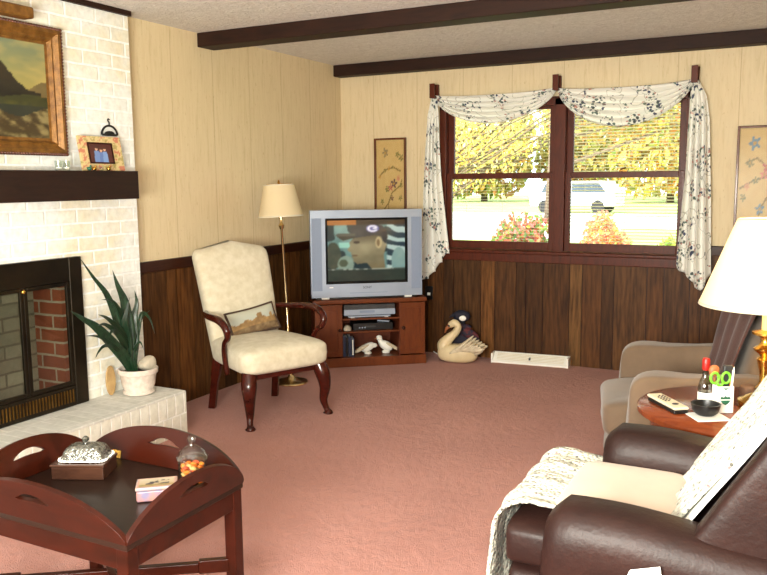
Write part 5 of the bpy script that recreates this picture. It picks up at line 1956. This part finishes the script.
def tree(x, y, h, blobs, n, size, pal, seed, label, trunk_r=0.18, branches=None):
    t = thing('yard_tree', label, 'tree', (x, y, GZ))
    mb = foliage(MB(), blobs, n, size, pal, seed)
    mb.v = [v - Vector((x, y, GZ)) for v in mb.v]
    mb.build('crown', M['leaves'], t, fixn=False)
    tk = MB().tube([(0, 0, 0), (0.1, 0, h * 0.4), (0, 0.1, h * 0.8)], [trunk_r, trunk_r * 0.7, trunk_r * 0.3], 12)
    rnd = random.Random(seed)
    if branches:
        for b in branches:
            tk.tube(curve(b, 5), [lerp(0.022, 0.005, i / (5 * (len(b) - 1))) for i in range(5 * (len(b) - 1) + 1)], 8)
    else:
        for k in range(7):
            c, s = rnd.choice(blobs)
            tk.tube([(0, 0, h * rnd.uniform(0.3, 0.6)), (c[0] - x, c[1] - y, c[2] - GZ)], [trunk_r * 0.4, 0.03], 8)
    tk.build('trunk', M['bark'], t, smooth=True)


YEL = [(246, 212, 118), (248, 222, 144), (240, 200, 104), (248, 228, 170), (238, 206, 124)]
OLV = [(164, 154, 90), (184, 166, 98), (204, 174, 100), (146, 142, 88), (212, 190, 122)]
br_ = []
rnd = random.Random(12)
for k in range(17):
    z0 = rnd.uniform(1.2, 2.4)
    sl = rnd.uniform(0.15, 0.75)
    L_ = rnd.uniform(1.8, 3.6)
    dy = rnd.uniform(-0.8, 0.8)
    br_.append([(0, 0, z0), (L_ * 0.4, dy * 0.5, z0 + sl * L_ * 0.35), (L_ * 0.75, dy, z0 + sl * L_ * 0.75 + 0.1), (L_, dy * 1.2, z0 + sl * L_ + rnd.uniform(-0.2, 0.3))])
tree(-2.1, 6.0, 5.5, [((-1.5, 6.1, 2.7), (1.8, 1.1, 1.1)), ((-1.7, 6.0, 1.9), (1.6, 0.9, 0.7)), ((-0.7, 6.3, 2.5), (1.0, 0.9, 0.8)), ((-2.1, 6, 4.0), (2.2, 1.4, 1.6))], 7500, 0.042, YEL, 10,
     'yellow leafed tree with bare slanting branches outside the left window', 0.16, br_)
tx = [(-28, 62, 9), (-20, 58, 8.5), (-12.5, 63, 10), (-5, 57, 9), (4.0, 61, 8), (-37.5, 62, 10), (-47, 62, 9)]
lb_ = ['farthest left tall olive tree across the road', 'tall olive tree across the road at the left of the left window', 'tall olive tree across the road behind the window mullion', 'golden tree across the road behind the right window', 'tall olive tree across the road at the right of the right window',
       'olive tree far left across the road, second from the end', 'olive tree at the far left end across the road']
for k, (x, y, h) in enumerate(tx):
    tree(x, y, h, [((x, y, h * 0.62), (4.2, 3.0, h * 0.42)), ((x - 1.4, y - 1, h * 0.34), (3.0, 2.4, h * 0.34)), ((x + 1.4, y - 1, h * 0.34), (3.0, 2.4, h * 0.34))], 4200, 0.36, OLV if k != 3 else YEL + OLV, 20 + k, lb_[k], 0.3)
# middle golden maple to the right
tree(-6.3, 29, 7, [((-1.2, 30, 5.6), (4.2, 2.0, 2.6)), ((-4.2, 30, 5.0), (3.0, 2.0, 2.0)), ((1.5, 30, 4.6), (2.6, 2.0, 2.0))], 6500, 0.17, [(190, 168, 90), (208, 182, 100), (160, 152, 84), (180, 150, 84)], 40, 'golden brown tree by the road seen through the right window', 0.22)

# parked white car across the road
cr = thing('parked_van', 'white parked minivan beyond the lawn, seen through the right window', 'car', (-7.0, 36.8, GZ + 0.02), R(-6))
side = [(-2.3, 0.35), (-2.35, 0.9), (-2.1, 1.15), (-1.6, 1.68), (1.7, 1.72), (2.2, 1.2), (2.35, 0.85), (2.35, 0.35)]
rings = [[(x, y, z) for x, z in side] for y in (-0.85, 0.85)]
MB().loft(rings).build('body', M['carpaint'], cr, bevel=0.08)
MB().loft([[(x, y, z) for x, z in [(-1.65, 1.1), (-1.40, 1.56), (-0.1, 1.58), (-0.1, 1.1)]] for y in (-0.87, -0.855)]).loft([[(x, y, z) for x, z in [(0.05, 1.1), (0.05, 1.58), (1.5, 1.58), (1.85, 1.1)]] for y in (-0.87, -0.855)]).build('side_window', M['carglass'], cr)
for x in (-1.45, 1.45):
    MB().tube([(x, -0.9, 0.34), (x, -0.68, 0.34)], 0.34, 24).build('wheel', M['rubber'], cr, smooth='auto')
    MB().tube([(x, 0.68, 0.34), (x, 0.9, 0.34)], 0.34, 24).build('wheel', M['rubber'], cr, smooth='auto')
